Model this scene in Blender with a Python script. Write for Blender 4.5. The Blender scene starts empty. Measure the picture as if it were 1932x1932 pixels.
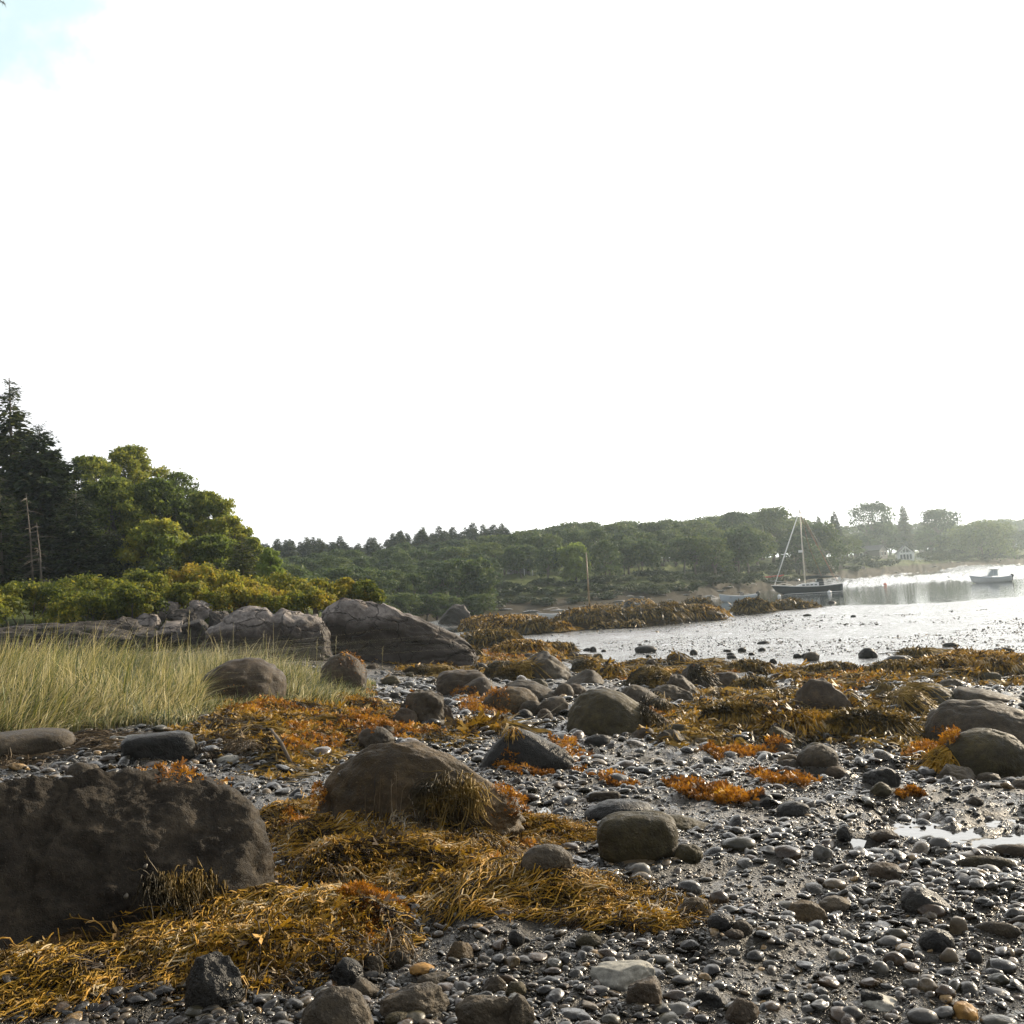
import bpy, bmesh, math, random
import numpy as np
from mathutils import Matrix, Vector

# ------------------------------------------------------------------ camera, light, exposure
SC = bpy.context.scene
COL = SC.collection
W = 1932.0; CX = CY = 966.0; FOC = 2000.0; EYE = 3.4
PITCH = math.atan(138/FOC); ROLL = math.radians(3.5)
right0 = np.array([1.0,0,0]); up0 = np.array([0,-math.sin(PITCH),math.cos(PITCH)]); FW = np.array([0,math.cos(PITCH),math.sin(PITCH)])
RT = right0*math.cos(ROLL)-up0*math.sin(ROLL); UP = up0*math.cos(ROLL)+right0*math.sin(ROLL)
cam = bpy.data.cameras.new('camera'); co = bpy.data.objects.new('camera', cam); COL.objects.link(co)
co.matrix_world = Matrix(((RT[0],UP[0],-FW[0],0),(RT[1],UP[1],-FW[1],0),(RT[2],UP[2],-FW[2],EYE),(0,0,0,1)))
cam.sensor_width = 36; cam.lens = 36*FOC/W; cam.clip_start = 0.1; cam.clip_end = 6000
SC.camera = co

SUN_AZ = math.radians(50); SUN_EL = math.radians(21)
SD = Vector((math.sin(SUN_AZ)*math.cos(SUN_EL), math.cos(SUN_AZ)*math.cos(SUN_EL), math.sin(SUN_EL)))
sun = bpy.data.lights.new('sun','SUN'); sun.energy = 5.0; sun.angle = math.radians(0.6); sun.color = (1.0,0.84,0.62)
so = bpy.data.objects.new('sun', sun); COL.objects.link(so)
so.rotation_euler = SD.to_track_quat('Z','Y').to_euler()

SC.view_settings.view_transform = 'Standard'; SC.view_settings.look = 'None'
SC.view_settings.exposure = 0.5; SC.view_settings.gamma = 1
SC.render.engine = 'CYCLES'
SC.cycles.use_denoising = True
SC.cycles.max_bounces = 6; SC.cycles.diffuse_bounces = 2; SC.cycles.glossy_bounces = 2
SC.cycles.transmission_bounces = 4; SC.cycles.volume_bounces = 0; SC.cycles.transparent_max_bounces = 4
SC.cycles.caustics_reflective = False; SC.cycles.caustics_refractive = False
SC.cycles.sample_clamp_indirect = 4; SC.cycles.sample_clamp_direct = 12

def pixdir(px, py):
    px = np.asarray(px,float); py = np.asarray(py,float)
    return FW*FOC + RT*(px-CX)[...,None] + UP*(CY-py)[...,None]

wd = bpy.data.worlds.new('World'); SC.world = wd; wd.use_nodes = True
nt = wd.node_tree; nt.nodes.clear()
def N(nt, t, **kw):
    n = nt.nodes.new(t)
    for k,v in kw.items():
        if k.startswith('i_'):
            key = k[2:]
            key = int(key) if key.isdigit() else key.replace('_',' ')
            n.inputs[key].default_value = v
        else: setattr(n,k,v)
    return n
def lk(nt,a,b): nt.links.new(a,b)
out = N(nt,'ShaderNodeOutputWorld'); bg = N(nt,'ShaderNodeBackground')
sky = N(nt,'ShaderNodeTexSky', sky_type='NISHITA', sun_disc=False, sun_elevation=SUN_EL, sun_rotation=SUN_AZ, air_density=1.0, dust_density=2.0, ozone_density=1.0)
tc = N(nt,'ShaderNodeTexCoord')
def vdot(vec):
    n = N(nt,'ShaderNodeVectorMath', operation='DOT_PRODUCT'); n.inputs[1].default_value = vec
    lk(nt,tc.outputs['Generated'],n.inputs[0]); return n.outputs['Value']
def mr(nt,src,a,b,c=0.0,d=1.0,smooth=True):
    n = N(nt,'ShaderNodeMapRange'); n.interpolation_type = 'SMOOTHSTEP' if smooth else 'LINEAR'
    lk(nt,src,n.inputs[0]); n.inputs[1].default_value=a; n.inputs[2].default_value=b; n.inputs[3].default_value=c; n.inputs[4].default_value=d
    return n.outputs[0]
def mth(nt,op,a,b,c=None):
    n = N(nt,'ShaderNodeMath',operation=op)
    for i,v in enumerate((a,b,c)):
        if v is None: continue
        if isinstance(v,(int,float)): n.inputs[i].default_value=v
        else: lk(nt,v,n.inputs[i])
    return n.outputs[0]
hole = pixdir(30,-20); hole = hole/np.linalg.norm(hole)
ns = N(nt,'ShaderNodeTexNoise', i_Scale=9.0, i_Detail=6.0, i_Roughness=0.55); lk(nt,tc.outputs['Generated'],ns.inputs['Vector'])
hd = mth(nt,'ADD', vdot(tuple(hole)), mth(nt,'MULTIPLY', mth(nt,'SUBTRACT',ns.outputs['Fac'],0.5), 0.02))
clear1 = mr(nt, hd, 0.9958, 1.0012)                       # gap of blue high on the west side
back = mr(nt, vdot((0,-1,0)), 0.0, 0.75)                   # the sky behind the viewer clears too
ns2 = N(nt,'ShaderNodeTexNoise', i_Scale=2.2, i_Detail=5.0); lk(nt,tc.outputs['Generated'],ns2.inputs['Vector'])
backc = mth(nt,'MULTIPLY', back, mr(nt, ns2.outputs['Fac'], 0.35,0.6, 0.6, 1.0))
zen = mr(nt, vdot((0,0,1)), 0.56, 0.78, 0.0, 0.9)
cl = mth(nt,'MAXIMUM', mth(nt,'MAXIMUM', mth(nt,'MULTIPLY',clear1,0.0), backc), zen)
cloudcol = N(nt,'ShaderNodeMix', data_type='RGBA'); 
sunw = mr(nt, vdot(tuple(SD)), 0.2, 1.0)
lk(nt,sunw,cloudcol.inputs[0]); cloudcol.inputs[6].default_value=(.80,.81,.83,1); cloudcol.inputs[7].default_value=(2.0,1.98,1.92,1)
skm = N(nt,'ShaderNodeVectorMath', operation='SCALE'); skm.inputs[3].default_value = 0.14; lk(nt,sky.outputs[0],skm.inputs[0])
mx = N(nt,'ShaderNodeMix', data_type='RGBA'); lk(nt,cl,mx.inputs[0]); lk(nt,cloudcol.outputs[2],mx.inputs[6]); dsk=N(nt,'ShaderNodeHueSaturation'); dsk.inputs['Saturation'].default_value=.3; lk(nt,skm.outputs[0],dsk.inputs['Color']); lk(nt,dsk.outputs[0],mx.inputs[7])
gap = N(nt,'ShaderNodeMix', data_type='RGBA'); lk(nt,mth(nt,'MULTIPLY',clear1,0.8),gap.inputs[0]); lk(nt,mx.outputs[2],gap.inputs[6]); gap.inputs[7].default_value=(.45,.62,.66,1); lk(nt,gap.outputs[2],bg.inputs[0]); bg.inputs[1].default_value = 1.0; lk(nt,bg.outputs[0],out.inputs[0])

# ------------------------------------------------------------------ numpy noise
def _h(ix,iy,iz,seed):
    h = (ix.astype(np.int64)*374761393 + iy.astype(np.int64)*668265263 + iz.astype(np.int64)*2147483647 + seed*1274126177) & 0xffffffff
    h = ((h ^ (h>>13))*1274126177) & 0xffffffff
    h = ((h ^ (h>>16))*2246822519) & 0xffffffff
    return ((h ^ (h>>15)) & 0xffffff)/16777216.0
def vn(P, seed=0):
    P = np.asarray(P,float); I = np.floor(P).astype(np.int64); f = P-I; f = f*f*f*(f*(f*6-15)+10)
    x,y,z = I[:,0],I[:,1],I[:,2]; r = 0
    for dx in (0,1):
        for dy in (0,1):
            for dz in (0,1):
                w = (f[:,0] if dx else 1-f[:,0])*(f[:,1] if dy else 1-f[:,1])*(f[:,2] if dz else 1-f[:,2])
                r = r + w*_h(x+dx,y+dy,z+dz,seed)
    return r*2-1
def fbm(P, o=4, seed=0, gain=0.5):
    P = np.asarray(P,float); r=0; a=1.0
    for i in range(o):
        r = r + a*vn(P*(2.03**i)+i*17.3, seed+i); a *= gain
    return r
def ridge(P,o=4,seed=0):
    P = np.asarray(P,float); r=0; a=1.0
    for i in range(o):
        r = r + a*(1-2*np.abs(vn(P*(2.03**i)+i*11.7, seed+i))); a *= 0.5
    return r
def cracks(P, seed=0):
    """distance between the two nearest cells (0 on a crack) and an id per block"""
    I = np.floor(P).astype(np.int64); d1 = np.full(len(P),9.0); d2 = np.full(len(P),9.0); cid = np.zeros(len(P))
    for dx in (-1,0,1):
        for dy in (-1,0,1):
            for dz in (-1,0,1):
                c = I+np.array([dx,dy,dz]); 
                j = np.stack([_h(c[:,0],c[:,1],c[:,2],seed+k) for k in range(3)],1)
                d = np.linalg.norm(c+j-P,axis=1); new = d<d1
                d2 = np.where(new,d1,np.minimum(d2,d)); cid = np.where(new,_h(c[:,0],c[:,1],c[:,2],seed+9),cid); d1 = np.where(new,d,d1)
    return d2-d1, cid
def xy3(x,y,s=1.0): return np.stack([x*s,y*s,np.zeros_like(x)],1)
def sstep(a,b,x): t = np.clip((x-a)/(b-a),0,1); return t*t*(3-2*t)

# ------------------------------------------------------------------ terrain height
def H(px): return 1104+(966-px)*0.0612
CP = []   # (px, d, z): picture column, distance, height above the water
def row(d, *pz):
    for px,z in pz: CP.append((px,d,z))
row(1.2,(-600,2.1),(966,2.0),(2500,1.85))
row(3.0,(-600,2.12),(0,2.05),(966,2.0),(1932,1.9),(2500,1.8))
row(6.0,(-600,2.2),(0,2.08),(700,2.0),(1400,1.86),(1932,1.76),(2500,1.7))
row(9.0,(-600,2.2),(0,2.06),(700,1.9),(1400,1.62),(1932,1.48),(2500,1.4))
row(13,(-600,2.2),(0,2.0),(350,1.95),(700,1.72),(1400,1.36),(1932,1.2),(2500,1.1))
row(20,(-600,2.3),(0,2.1),(350,2.0),(700,1.5),(1100,1.15),(1400,0.95),(1932,0.8),(2500,0.7))
row(30,(-600,2.3),(0,2.0),(350,1.8),(700,1.2),(1100,0.78),(1400,0.52),(1932,0.48),(2500,0.4))
row(37,(-600,2.2),(0,1.9),(350,1.6),(740,1.1),(900,.8),(1400,0.38),(1932,0.36))
row(46,(-600,3.6),(0,3.2),(350,3.0),(600,2.6),(740,1.3),(900,.6),(1050,.35),(1400,.28),(1932,.28),(2500,.25))
row(54,(-600,4.6),(0,4.0),(300,3.9),(450,3.4),(560,3.0),(700,1.2),(900,.45))
row(62,(-600,5.4),(0,4.9),(200,4.7),(400,4.0),(500,3.0),(620,1.2),(800,.4),(1100,.2),(1500,.2),(1932,.2),(2500,.2))
row(80,(-600,6),(0,5.6),(300,5.0),(500,3.4),(650,1.2),(850,.1),(1100,.12),(1400,.1),(1932,.1),(2500,.1))
row(70,(850,.16),(1000,.15),(1200,.17),(1400,.17),(1700,.17),(1932,.17),(2500,.17))
row(88,(1200,.05),(1400,.07),(1650,.07),(1932,.07),(2500,.07))
row(53,(1050,.27),(1250,.25),(1450,.25),(1932,.25))
row(185,(1560,.02),(1700,.06),(1932,.08),(2500,.1))
row(240,(1620,.03),(1750,.06),(1932,.08),(2500,.1))
row(320,(1800,.06),(1932,.08),(2500,.1))
row(135,(1500,-.6),(1700,-.5),(1932,-.4),(2500,-.4))
row(101,(1050,-.3),(1300,-.3),(1500,-.3),(1932,-.25))
row(94,(400,3.4),(560,1.0),(700,.3),(800,.05),(870,-.02),(950,-.12),(1050,-.25),(1200,-.15),(1500,.01),(1932,.02),(2500,.02))
row(110,(-600,8),(0,7.5),(400,5.5),(560,1.4),(720,.4),(850,.05),(1000,-.3),(1150,-.6),(1500,-.6),(1932,-.45),(2500,-.45))
SH = [(500,95),(700,104),(920,114),(1030,117),(1150,122),(1300,133),(1400,160),(1500,200),(1600,262),(1750,330),(1932,410),(2200,480),(2600,520)]
def dsh(px): return np.interp(px,[a for a,b in SH],[b for a,b in SH])
for px in (850,1000,1150,1300,1400,1500,1600,1750,1932,2300):
    s = dsh(px); CP.append((px,s,0.0))
    CP.append((px,s*1.12,1.3 if px<1580 else 2.4)); CP.append((px,s*1.3,3.6 if px<1580 else 5.0)); CP.append((px,s*1.7,6.0)); CP.append((px,s*2.6,8.5))
    if s>150 and px<1560: CP.append((px,s*.8,-1.0))
for px in (520,680): CP.append((px,125,2.6)); CP.append((px,160,5.0)); CP.append((px,230,7.5))
row(220,(-600,14),(0,12),(300,9))
row(1500,(-600,22),(400,18),(1100,14),(1800,16),(2600,20))
def azof(px): 
    d = pixdir(px, H(px)); return np.arctan2(d[...,0], d[...,1])
CPa = np.array(CP); KA = 3.0
CA = np.stack([azof(CPa[:,0])*KA, np.log(CPa[:,1])],1)
def _phi(r2): return np.sqrt(r2+0.02)
_R = _phi(((CA[:,None]-CA[None])**2).sum(-1)); _n = len(CA)
_A = np.block([[_R, np.ones((_n,1))],[np.ones((1,_n)), np.zeros((1,1))]])
_w = np.linalg.solve(_A+np.diag([1e-6]*_n+[0]), np.append(CPa[:,2],0))
def G0(x,y):
    x = np.atleast_1d(np.asarray(x,float)); y = np.atleast_1d(np.asarray(y,float))
    d = np.maximum(np.hypot(x,y),1.0); q = np.stack([np.clip(np.arctan2(x,y),-1.2,1.2)*KA, np.log(d)],1)
    r = np.empty(len(x))
    for s in range(0,len(x),40000):
        e = q[s:s+40000]; r2 = ((e[:,None]-CA[None])**2).sum(-1); r[s:s+40000] = _phi(r2)@_w[:-1]+_w[-1]
    return r
def Gn(x,y):
    d = np.hypot(x,y)
    rough = 0.035*np.interp(d,[0,12,26,34,90,130,200],[1,1.6,2,.25,.25,2,20])
    return G0(x,y)+rough*fbm(xy3(x,y,1.3)+5,3,3)*np.interp(d,[0,60,200],[1,1,.6]) + np.interp(d,[0,8,30,36],[.014,.02,.03,.006])*fbm(xy3(x,y,7.0),2,8) + np.interp(d,[29,36,88,95],[0,.013,.018,0])*fbm(np.stack([x*2.6,y*1.1,x*0],1),2,18)
def hit(px,py,f=Gn):
    px = np.atleast_1d(np.asarray(px,float)); py = np.atleast_1d(np.asarray(py,float))
    D = pixdir(px,py); D = D/np.hypot(D[:,0],D[:,1])[:,None]
    ts = np.exp(np.linspace(np.log(2.0),np.log(900),260))
    if f is not Gn and f is not GZ:
        h0=hit(px,py,GZ); t0=np.hypot(h0[:,0],h0[:,1]); lo_t,hi_t=max(2.0,t0.min()*.62),t0.max()*1.02; ts=np.linspace(lo_t,hi_t,max(24,min(110,int((hi_t-lo_t)/.05))))
    lo = np.full(len(px),ts[-1]); hi = lo.copy(); done = np.zeros(len(px),bool); prev = ts[0]
    for t in ts[1:]:
        m = ~done
        if not m.any(): break
        z = EYE+D[m,2]*t; g = f(D[m,0]*t,D[m,1]*t); c = z<g
        idx = np.where(m)[0][c]; lo[idx]=prev; hi[idx]=t; done[idx]=True; prev = t
    for _ in range(9):
        mid = (lo+hi)/2; below = EYE+D[:,2]*mid < f(D[:,0]*mid,D[:,1]*mid)
        hi = np.where(below,mid,hi); lo = np.where(below,lo,mid)
    return np.stack([D[:,0]*hi,D[:,1]*hi,EYE+D[:,2]*hi],1)
def at_d(px,py,d):
    """the point seen at a picture position at horizontal distance d"""
    D = pixdir(px,py); D = D/math.hypot(D[0],D[1]); return np.array([0,0,EYE])+D*d
def on(px,d):
    a = azof(px); x,y = math.sin(a)*d, math.cos(a)*d
    return np.array([x,y,float(GZ(np.array([x]),np.array([y]))[0])])

# ---- weed mats: ground areas, outlined once and raised as soft banks
MATS = {
 'front':  [(-60,1790),(60,1745),(200,1700),(300,1655),(430,1625),(500,1655),(560,1690),(690,1680),(790,1730),(820,1770),(760,1820),(650,1850),(560,1850),(480,1880),(420,1860),(330,1850),(260,1850),(170,1890),(60,1895),(-60,1880)],
 'middle': [(480,1540),(560,1515),(700,1500),(850,1515),(960,1548),(1090,1560),(1120,1585),(1020,1600),(1010,1650),(1120,1660),(1230,1695),(1290,1725),(1260,1760),(1100,1760),(1000,1740),(900,1740),(840,1760),(700,1690),(560,1680),(500,1640)],
 'right':  [(1200,1380),(1280,1345),(1290,1300),(1420,1320),(1500,1300),(1640,1330),(1760,1360),(1790,1400),(1760,1425),(1640,1420),(1540,1400),(1440,1405),(1320,1415),(1230,1410)],
 'bank':   [(300,1400),(370,1345),(520,1330),(680,1310),(830,1350),(880,1390),(900,1420),(800,1400),(680,1400),(620,1450),(520,1480),(420,1440)],
 'left':   [(-60,1420),(60,1400),(150,1390),(240,1385),(240,1425),(120,1425),(0,1450),(-60,1450)],
}
MATW = {k: hit([p[0] for p in v],[p[1] for p in v])[:,:2] for k,v in MATS.items()}
def polyd(P, x, y):
    """signed distance to a polygon, positive inside"""
    ins = np.zeros(len(x),bool); dm = np.full(len(x),1e9); n = len(P)
    for i in range(n):
        a = P[i]; b = P[(i+1)%n]; ab = b-a
        t = np.clip(((x-a[0])*ab[0]+(y-a[1])*ab[1])/(ab@ab+1e-12),0,1)
        dm = np.minimum(dm, np.hypot(x-a[0]-t*ab[0], y-a[1]-t*ab[1]))
        c = ((a[1]>y)!=(b[1]>y)) & (x < ab[0]*(y-a[1])/(ab[1]+1e-12)+a[0]); ins ^= c
    return np.where(ins,dm,-dm)
def inbox(P,x,y,m): return (x>P[:,0].min()-m)&(x<P[:,0].max()+m)&(y>P[:,1].min()-m)&(y<P[:,1].max()+m)
MATP = {'front':(.10,.30,2.6),'middle':(.085,.28,2.2),'right':(.08,.8,1.0),'bank':(.12,.7,1.2),'left':(.07,.4,1.6)}
def matmask(x,y,k):
    r = np.zeros(len(x)); m = inbox(MATW[k],x,y,.1)
    if m.any(): r[m] = sstep(-.02,MATP[k][1],polyd(MATW[k],x[m],y[m]))
    return r
def matH(x,y):
    r = np.zeros(len(x))
    for k in MATS:
        m = inbox(MATW[k],x,y,.1)
        if not m.any(): continue
        w = matmask(x[m],y[m],k); s = MATP[k][2]
        r[m] = np.maximum(r[m], w*MATP[k][0]*(0.75+0.75*vn(xy3(x[m]*.7,y[m]*1.4,s)+3,21)))
    return r
def GZ(x,y):
    x = np.atleast_1d(np.asarray(x,float)); y = np.atleast_1d(np.asarray(y,float)); return Gn(x,y)+matH(x,y)
ROCKS = []   # (cx,cy,ca,sa,a,b,c,cz,profile) for laying weed and shingle over stones
def HF(x,y, grow=1.0):
    x = np.atleast_1d(np.asarray(x,float)); y = np.atleast_1d(np.asarray(y,float))
    z = GZ(x,y)
    for (cx,cy,ca,sa,a,b,c,cz,pr) in ROCKS:
        R = max(a,b)*grow; m = (np.abs(x-cx)<R)&(np.abs(y-cy)<R)
        if not m.any(): continue
        u = ((x[m]-cx)*ca+(y[m]-cy)*sa)/a; v = (-(x[m]-cx)*sa+(y[m]-cy)*ca)/b; q = 1-u*u-v*v
        top = cz+c*np.sqrt(np.maximum(q,0))*(1 if pr is None else np.interp(u,pr[0],pr[1])/np.sqrt(np.maximum(1-u*u,.08)))
        z[m] = np.where(q>0, np.maximum(z[m],top), z[m])
    return z

# ------------------------------------------------------------------ mesh helpers
def mesh(name, V, F, mats=(), smooth=True, attrs=None, mi=None):
    me = bpy.data.meshes.new(name); V = np.asarray(V,np.float32); F = np.asarray(F,np.int32); k = F.shape[1]
    me.vertices.add(len(V)); me.vertices.foreach_set('co',V.ravel())
    me.loops.add(F.size); me.loops.foreach_set('vertex_index',F.ravel())
    me.polygons.add(len(F)); me.polygons.foreach_set('loop_start',np.arange(0,F.size,k,dtype=np.int32))
    me.polygons.foreach_set('use_smooth',np.full(len(F),smooth))
    for m in mats: me.materials.append(m)
    if mi is not None: me.polygons.foreach_set('material_index',np.asarray(mi,np.int32))
    me.update(calc_edges=True)
    for an,av in (attrs or {}).items():
        at = me.attributes.new(an,'FLOAT','POINT'); at.data.foreach_set('value',np.asarray(av,np.float32))
    return me
def link(name, data, parent=None, loc=None):
    o = bpy.data.objects.new(name,data); COL.objects.link(o)
    if parent is not None: o.parent = parent
    if loc is not None: o.location = [float(v) for v in loc]
    return o
def tag(o,label=None,cat=None,group=None,kind=None):
    for k,v in (('label',label),('category',cat),('group',group),('kind',kind)):
        if v: o[k] = v
    return o
class MB:
    def __init__(s): s.V=[]; s.F=[]; s.n=0; s.A=[]
    def add(s,V,F,a=0.0):
        V=np.asarray(V,float); F=np.asarray(F,int)
        if F.shape[1]==4: F = np.concatenate([F[:,[0,1,2]],F[:,[0,2,3]]])
        s.V.append(V); s.F.append(F+s.n); s.n+=len(V); s.A.append(np.full(len(V),a) if np.isscalar(a) else np.asarray(a))
    def box(s,c,d,rz=0,a=0.0,bev=0):
        x,y,z=[v/2 for v in d]; V=np.array([[i,j,k] for i in(-x,x) for j in(-y,y) for k in(-z,z)])
        R=np.array([[math.cos(rz),-math.sin(rz),0],[math.sin(rz),math.cos(rz),0],[0,0,1]])
        s.add(V@R.T+np.array(c),[[0,1,3,2],[4,6,7,5],[0,4,5,1],[2,3,7,6],[0,2,6,4],[1,5,7,3]],a)
    def tube(s,P,r,n=6,a=0.0,cap=True):
        V,F = tube(P,r,n,cap); s.add(V,F,a)
    def obj(s,name,mat,parent=None,smooth=False):
        return link(name, mesh(name,np.concatenate(s.V),np.concatenate(s.F),[mat],smooth,{'rnd':np.concatenate(s.A)}), parent)
def tube(P,r,n=6,cap=True):
    P=np.asarray(P,float); m=len(P); r=np.full(m,r,float) if np.isscalar(r) else np.asarray(r,float)
    T=np.gradient(P,axis=0); T/=np.linalg.norm(T,axis=1)[:,None]+1e-9
    ref=np.array([0,0,1.0]) if abs(T[:,2]).mean()<.9 else np.array([1.0,0,0])
    A=np.cross(T,ref); A/=np.linalg.norm(A,axis=1)[:,None]+1e-9; B=np.cross(T,A)
    an=np.arange(n)*2*math.pi/n
    V=(P[:,None]+r[:,None,None]*(A[:,None]*np.cos(an)[None,:,None]+B[:,None]*np.sin(an)[None,:,None])).reshape(-1,3)
    i=np.arange(m-1)[:,None]*n; j=np.arange(n)[None]; k=(j+1)%n
    F=np.stack([i+j,i+k,i+n+k,i+n+j],-1).reshape(-1,4); F=np.concatenate([F[:,[0,1,2]],F[:,[0,2,3]]])
    if cap:
        V=np.concatenate([V,P[:1],P[-1:]]); c0=m*n; j=np.arange(n); k=(j+1)%n
        F=np.concatenate([F,np.stack([np.full(n,c0),k,j],1),np.stack([np.full(n,c0+1),(m-1)*n+j,(m-1)*n+k],1)])
    return V,F
_ico={}
def ico(s):
    if s not in _ico:
        bm=bmesh.new(); bmesh.ops.create_icosphere(bm,subdivisions=s,radius=1)
        V=np.array([v.co[:] for v in bm.verts]); F=np.array([[v.index for v in f.verts] for f in bm.faces]); bm.free(); _ico[s]=(V,F)
    return _ico[s]
def strands(P0, D0, L, w, hf, seg=6, lift=.02, seed=0, ribbon=False, curl=.5, branch=2, step_noise=1.6):
    """weed fronds laid over a height field: P0 (n,2) roots, D0 (n,) headings; returns V,F,rnd"""
    rg=np.random.default_rng(seed); n=len(P0)
    rnd=rg.random(n); k=rg.normal(0,curl*.8,n); head=D0.copy(); x=P0[:,0].copy(); y=P0[:,1].copy(); pts=[]
    L=np.broadcast_to(L,(n,)).copy(); w=np.broadcast_to(w,(n,)).copy(); up=rg.random(n)**2*lift*2+lift*.3
    heads=[]; zp=None
    for s in range(seg+1):
        t=s/seg; z=hf(x,y); z=z if zp is None else np.maximum(z,zp-.75*L/seg); zp=z; z=z+up*math.sin(math.pi*min(t*1.15,1))+.3*w+rnd*lift*.5
        pts.append(np.stack([x,y,z],1)); heads.append(head.copy())
        head=head+k/seg+step_noise*.1*rg.normal(0,1,n); x=x+np.cos(head)*L/seg; y=y+np.sin(head)*L/seg
    pts=np.stack(pts,1)
    allp=[pts]; allw=[w]; allr=[rnd]; roots=[np.zeros(n)]
    for b in range(branch):
        i=rg.integers(seg//2,seg,n); st=pts[np.arange(n),i]; hd=np.stack(heads,1)[np.arange(n),i]+np.where(rg.random(n)<.5,1,-1)*rg.uniform(.35,.8,n)
        lb=L*rg.uniform(.15,.35,n); q=[]
        for s in range(seg+1):
            t=s/seg; hh=hd*(1)+(-.2)*t; q.append(st+np.stack([np.cos(hh)*lb*t,np.sin(hh)*lb*t,lift*.7*t*rg.normal(0.5,1,n)],1))
        allp.append(np.stack(q,1)); allw.append(w*.9); allr.append(rnd)
    P=np.concatenate(allp); w=np.concatenate(allw); r=np.concatenate(allr); m=len(P); S=seg+1
    T=np.gradient(P,axis=1); T/=np.linalg.norm(T,axis=2,keepdims=True)+1e-9
    A=np.cross(T,np.array([0,0,1.0])); A/=np.linalg.norm(A,axis=2,keepdims=True)+1e-9; B=np.cross(A,T)
    prof=np.interp(np.linspace(0,1,S),[0,.2,.8,1],[.6,1,.9,.25])*.5
    if ribbon:
        tw=rg.normal(0,.7,(m,1,1)); side=A*np.cos(tw)+B*np.sin(tw); ww=(w[:,None]*prof)[...,None]
        V=np.stack([P-side*ww,P+side*ww],2).reshape(-1,3); kk=2
    else:
        ww=(w[:,None]*prof)[...,None]; kk=3
        V=np.stack([P+ww*(A*math.cos(a)+B*math.sin(a)*.7) for a in (math.pi/2,math.pi*7/6,-math.pi/6)],2).reshape(-1,3)
    base=(np.arange(m)*S*kk)[:,None,None]+(np.arange(S-1)*kk)[None,:,None]
    if ribbon: F=(base[...,None]+np.array([[0,1,3,2]])[None,None]).reshape(-1,4)
    else: F=(base[...,None]+np.array([[0,1,4,3],[1,2,5,4],[2,0,3,5]])[None,None]).reshape(-1,4)
    return V,F,np.repeat(r,S*kk)

# ------------------------------------------------------------------ materials
def newmat(name):
    m=bpy.data.materials.new(name); m.use_nodes=True; t=m.node_tree; b=t.nodes['Principled BSDF']; return m,t,b
def coords(t,obj=True):
    return N(t,'ShaderNodeTexCoord').outputs['Object'] if obj else N(t,'ShaderNodeNewGeometry').outputs['Position']
def noise(t,vec,scale,detail=4,rough=.55,dist=0):
    n=N(t,'ShaderNodeTexNoise',i_Scale=scale,i_Detail=float(detail),i_Roughness=rough,i_Distortion=dist); lk(t,vec,n.inputs['Vector']); return n.outputs['Fac']
def ramp(t,src,stops):
    r=N(t,'ShaderNodeValToRGB'); lk(t,src,r.inputs[0]); e=r.color_ramp.elements
    while len(e)<len(stops): e.new(.5)
    for i,(p,c) in enumerate(stops): e[i].position=p; e[i].color=(*c,1) if len(c)==3 else c
    return r.outputs[0]
def mixc(t,f,a,b,mode='MIX'):
    m=N(t,'ShaderNodeMix',data_type='RGBA',blend_type=mode)
    for i,v in ((0,f),(6,a),(7,b)):
        if isinstance(v,(int,float)): m.inputs[i].default_value=v
        elif isinstance(v,tuple): m.inputs[i].default_value=(*v,1)
        else: lk(t,v,m.inputs[i])
    return m.outputs[2]
def bump(t,h,strength,dist,nrm=None):
    b=N(t,'ShaderNodeBump'); b.inputs['Strength'].default_value=strength; b.inputs['Distance'].default_value=dist; lk(t,h,b.inputs['Height'])
    if nrm is not None: lk(t,nrm,b.inputs['Normal'])
    return b.outputs[0]
def attr(t,n): return N(t,'ShaderNodeAttribute',attribute_name=n).outputs['Fac']
def objrand(t): return N(t,'ShaderNodeObjectInfo').outputs['Random']

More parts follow.
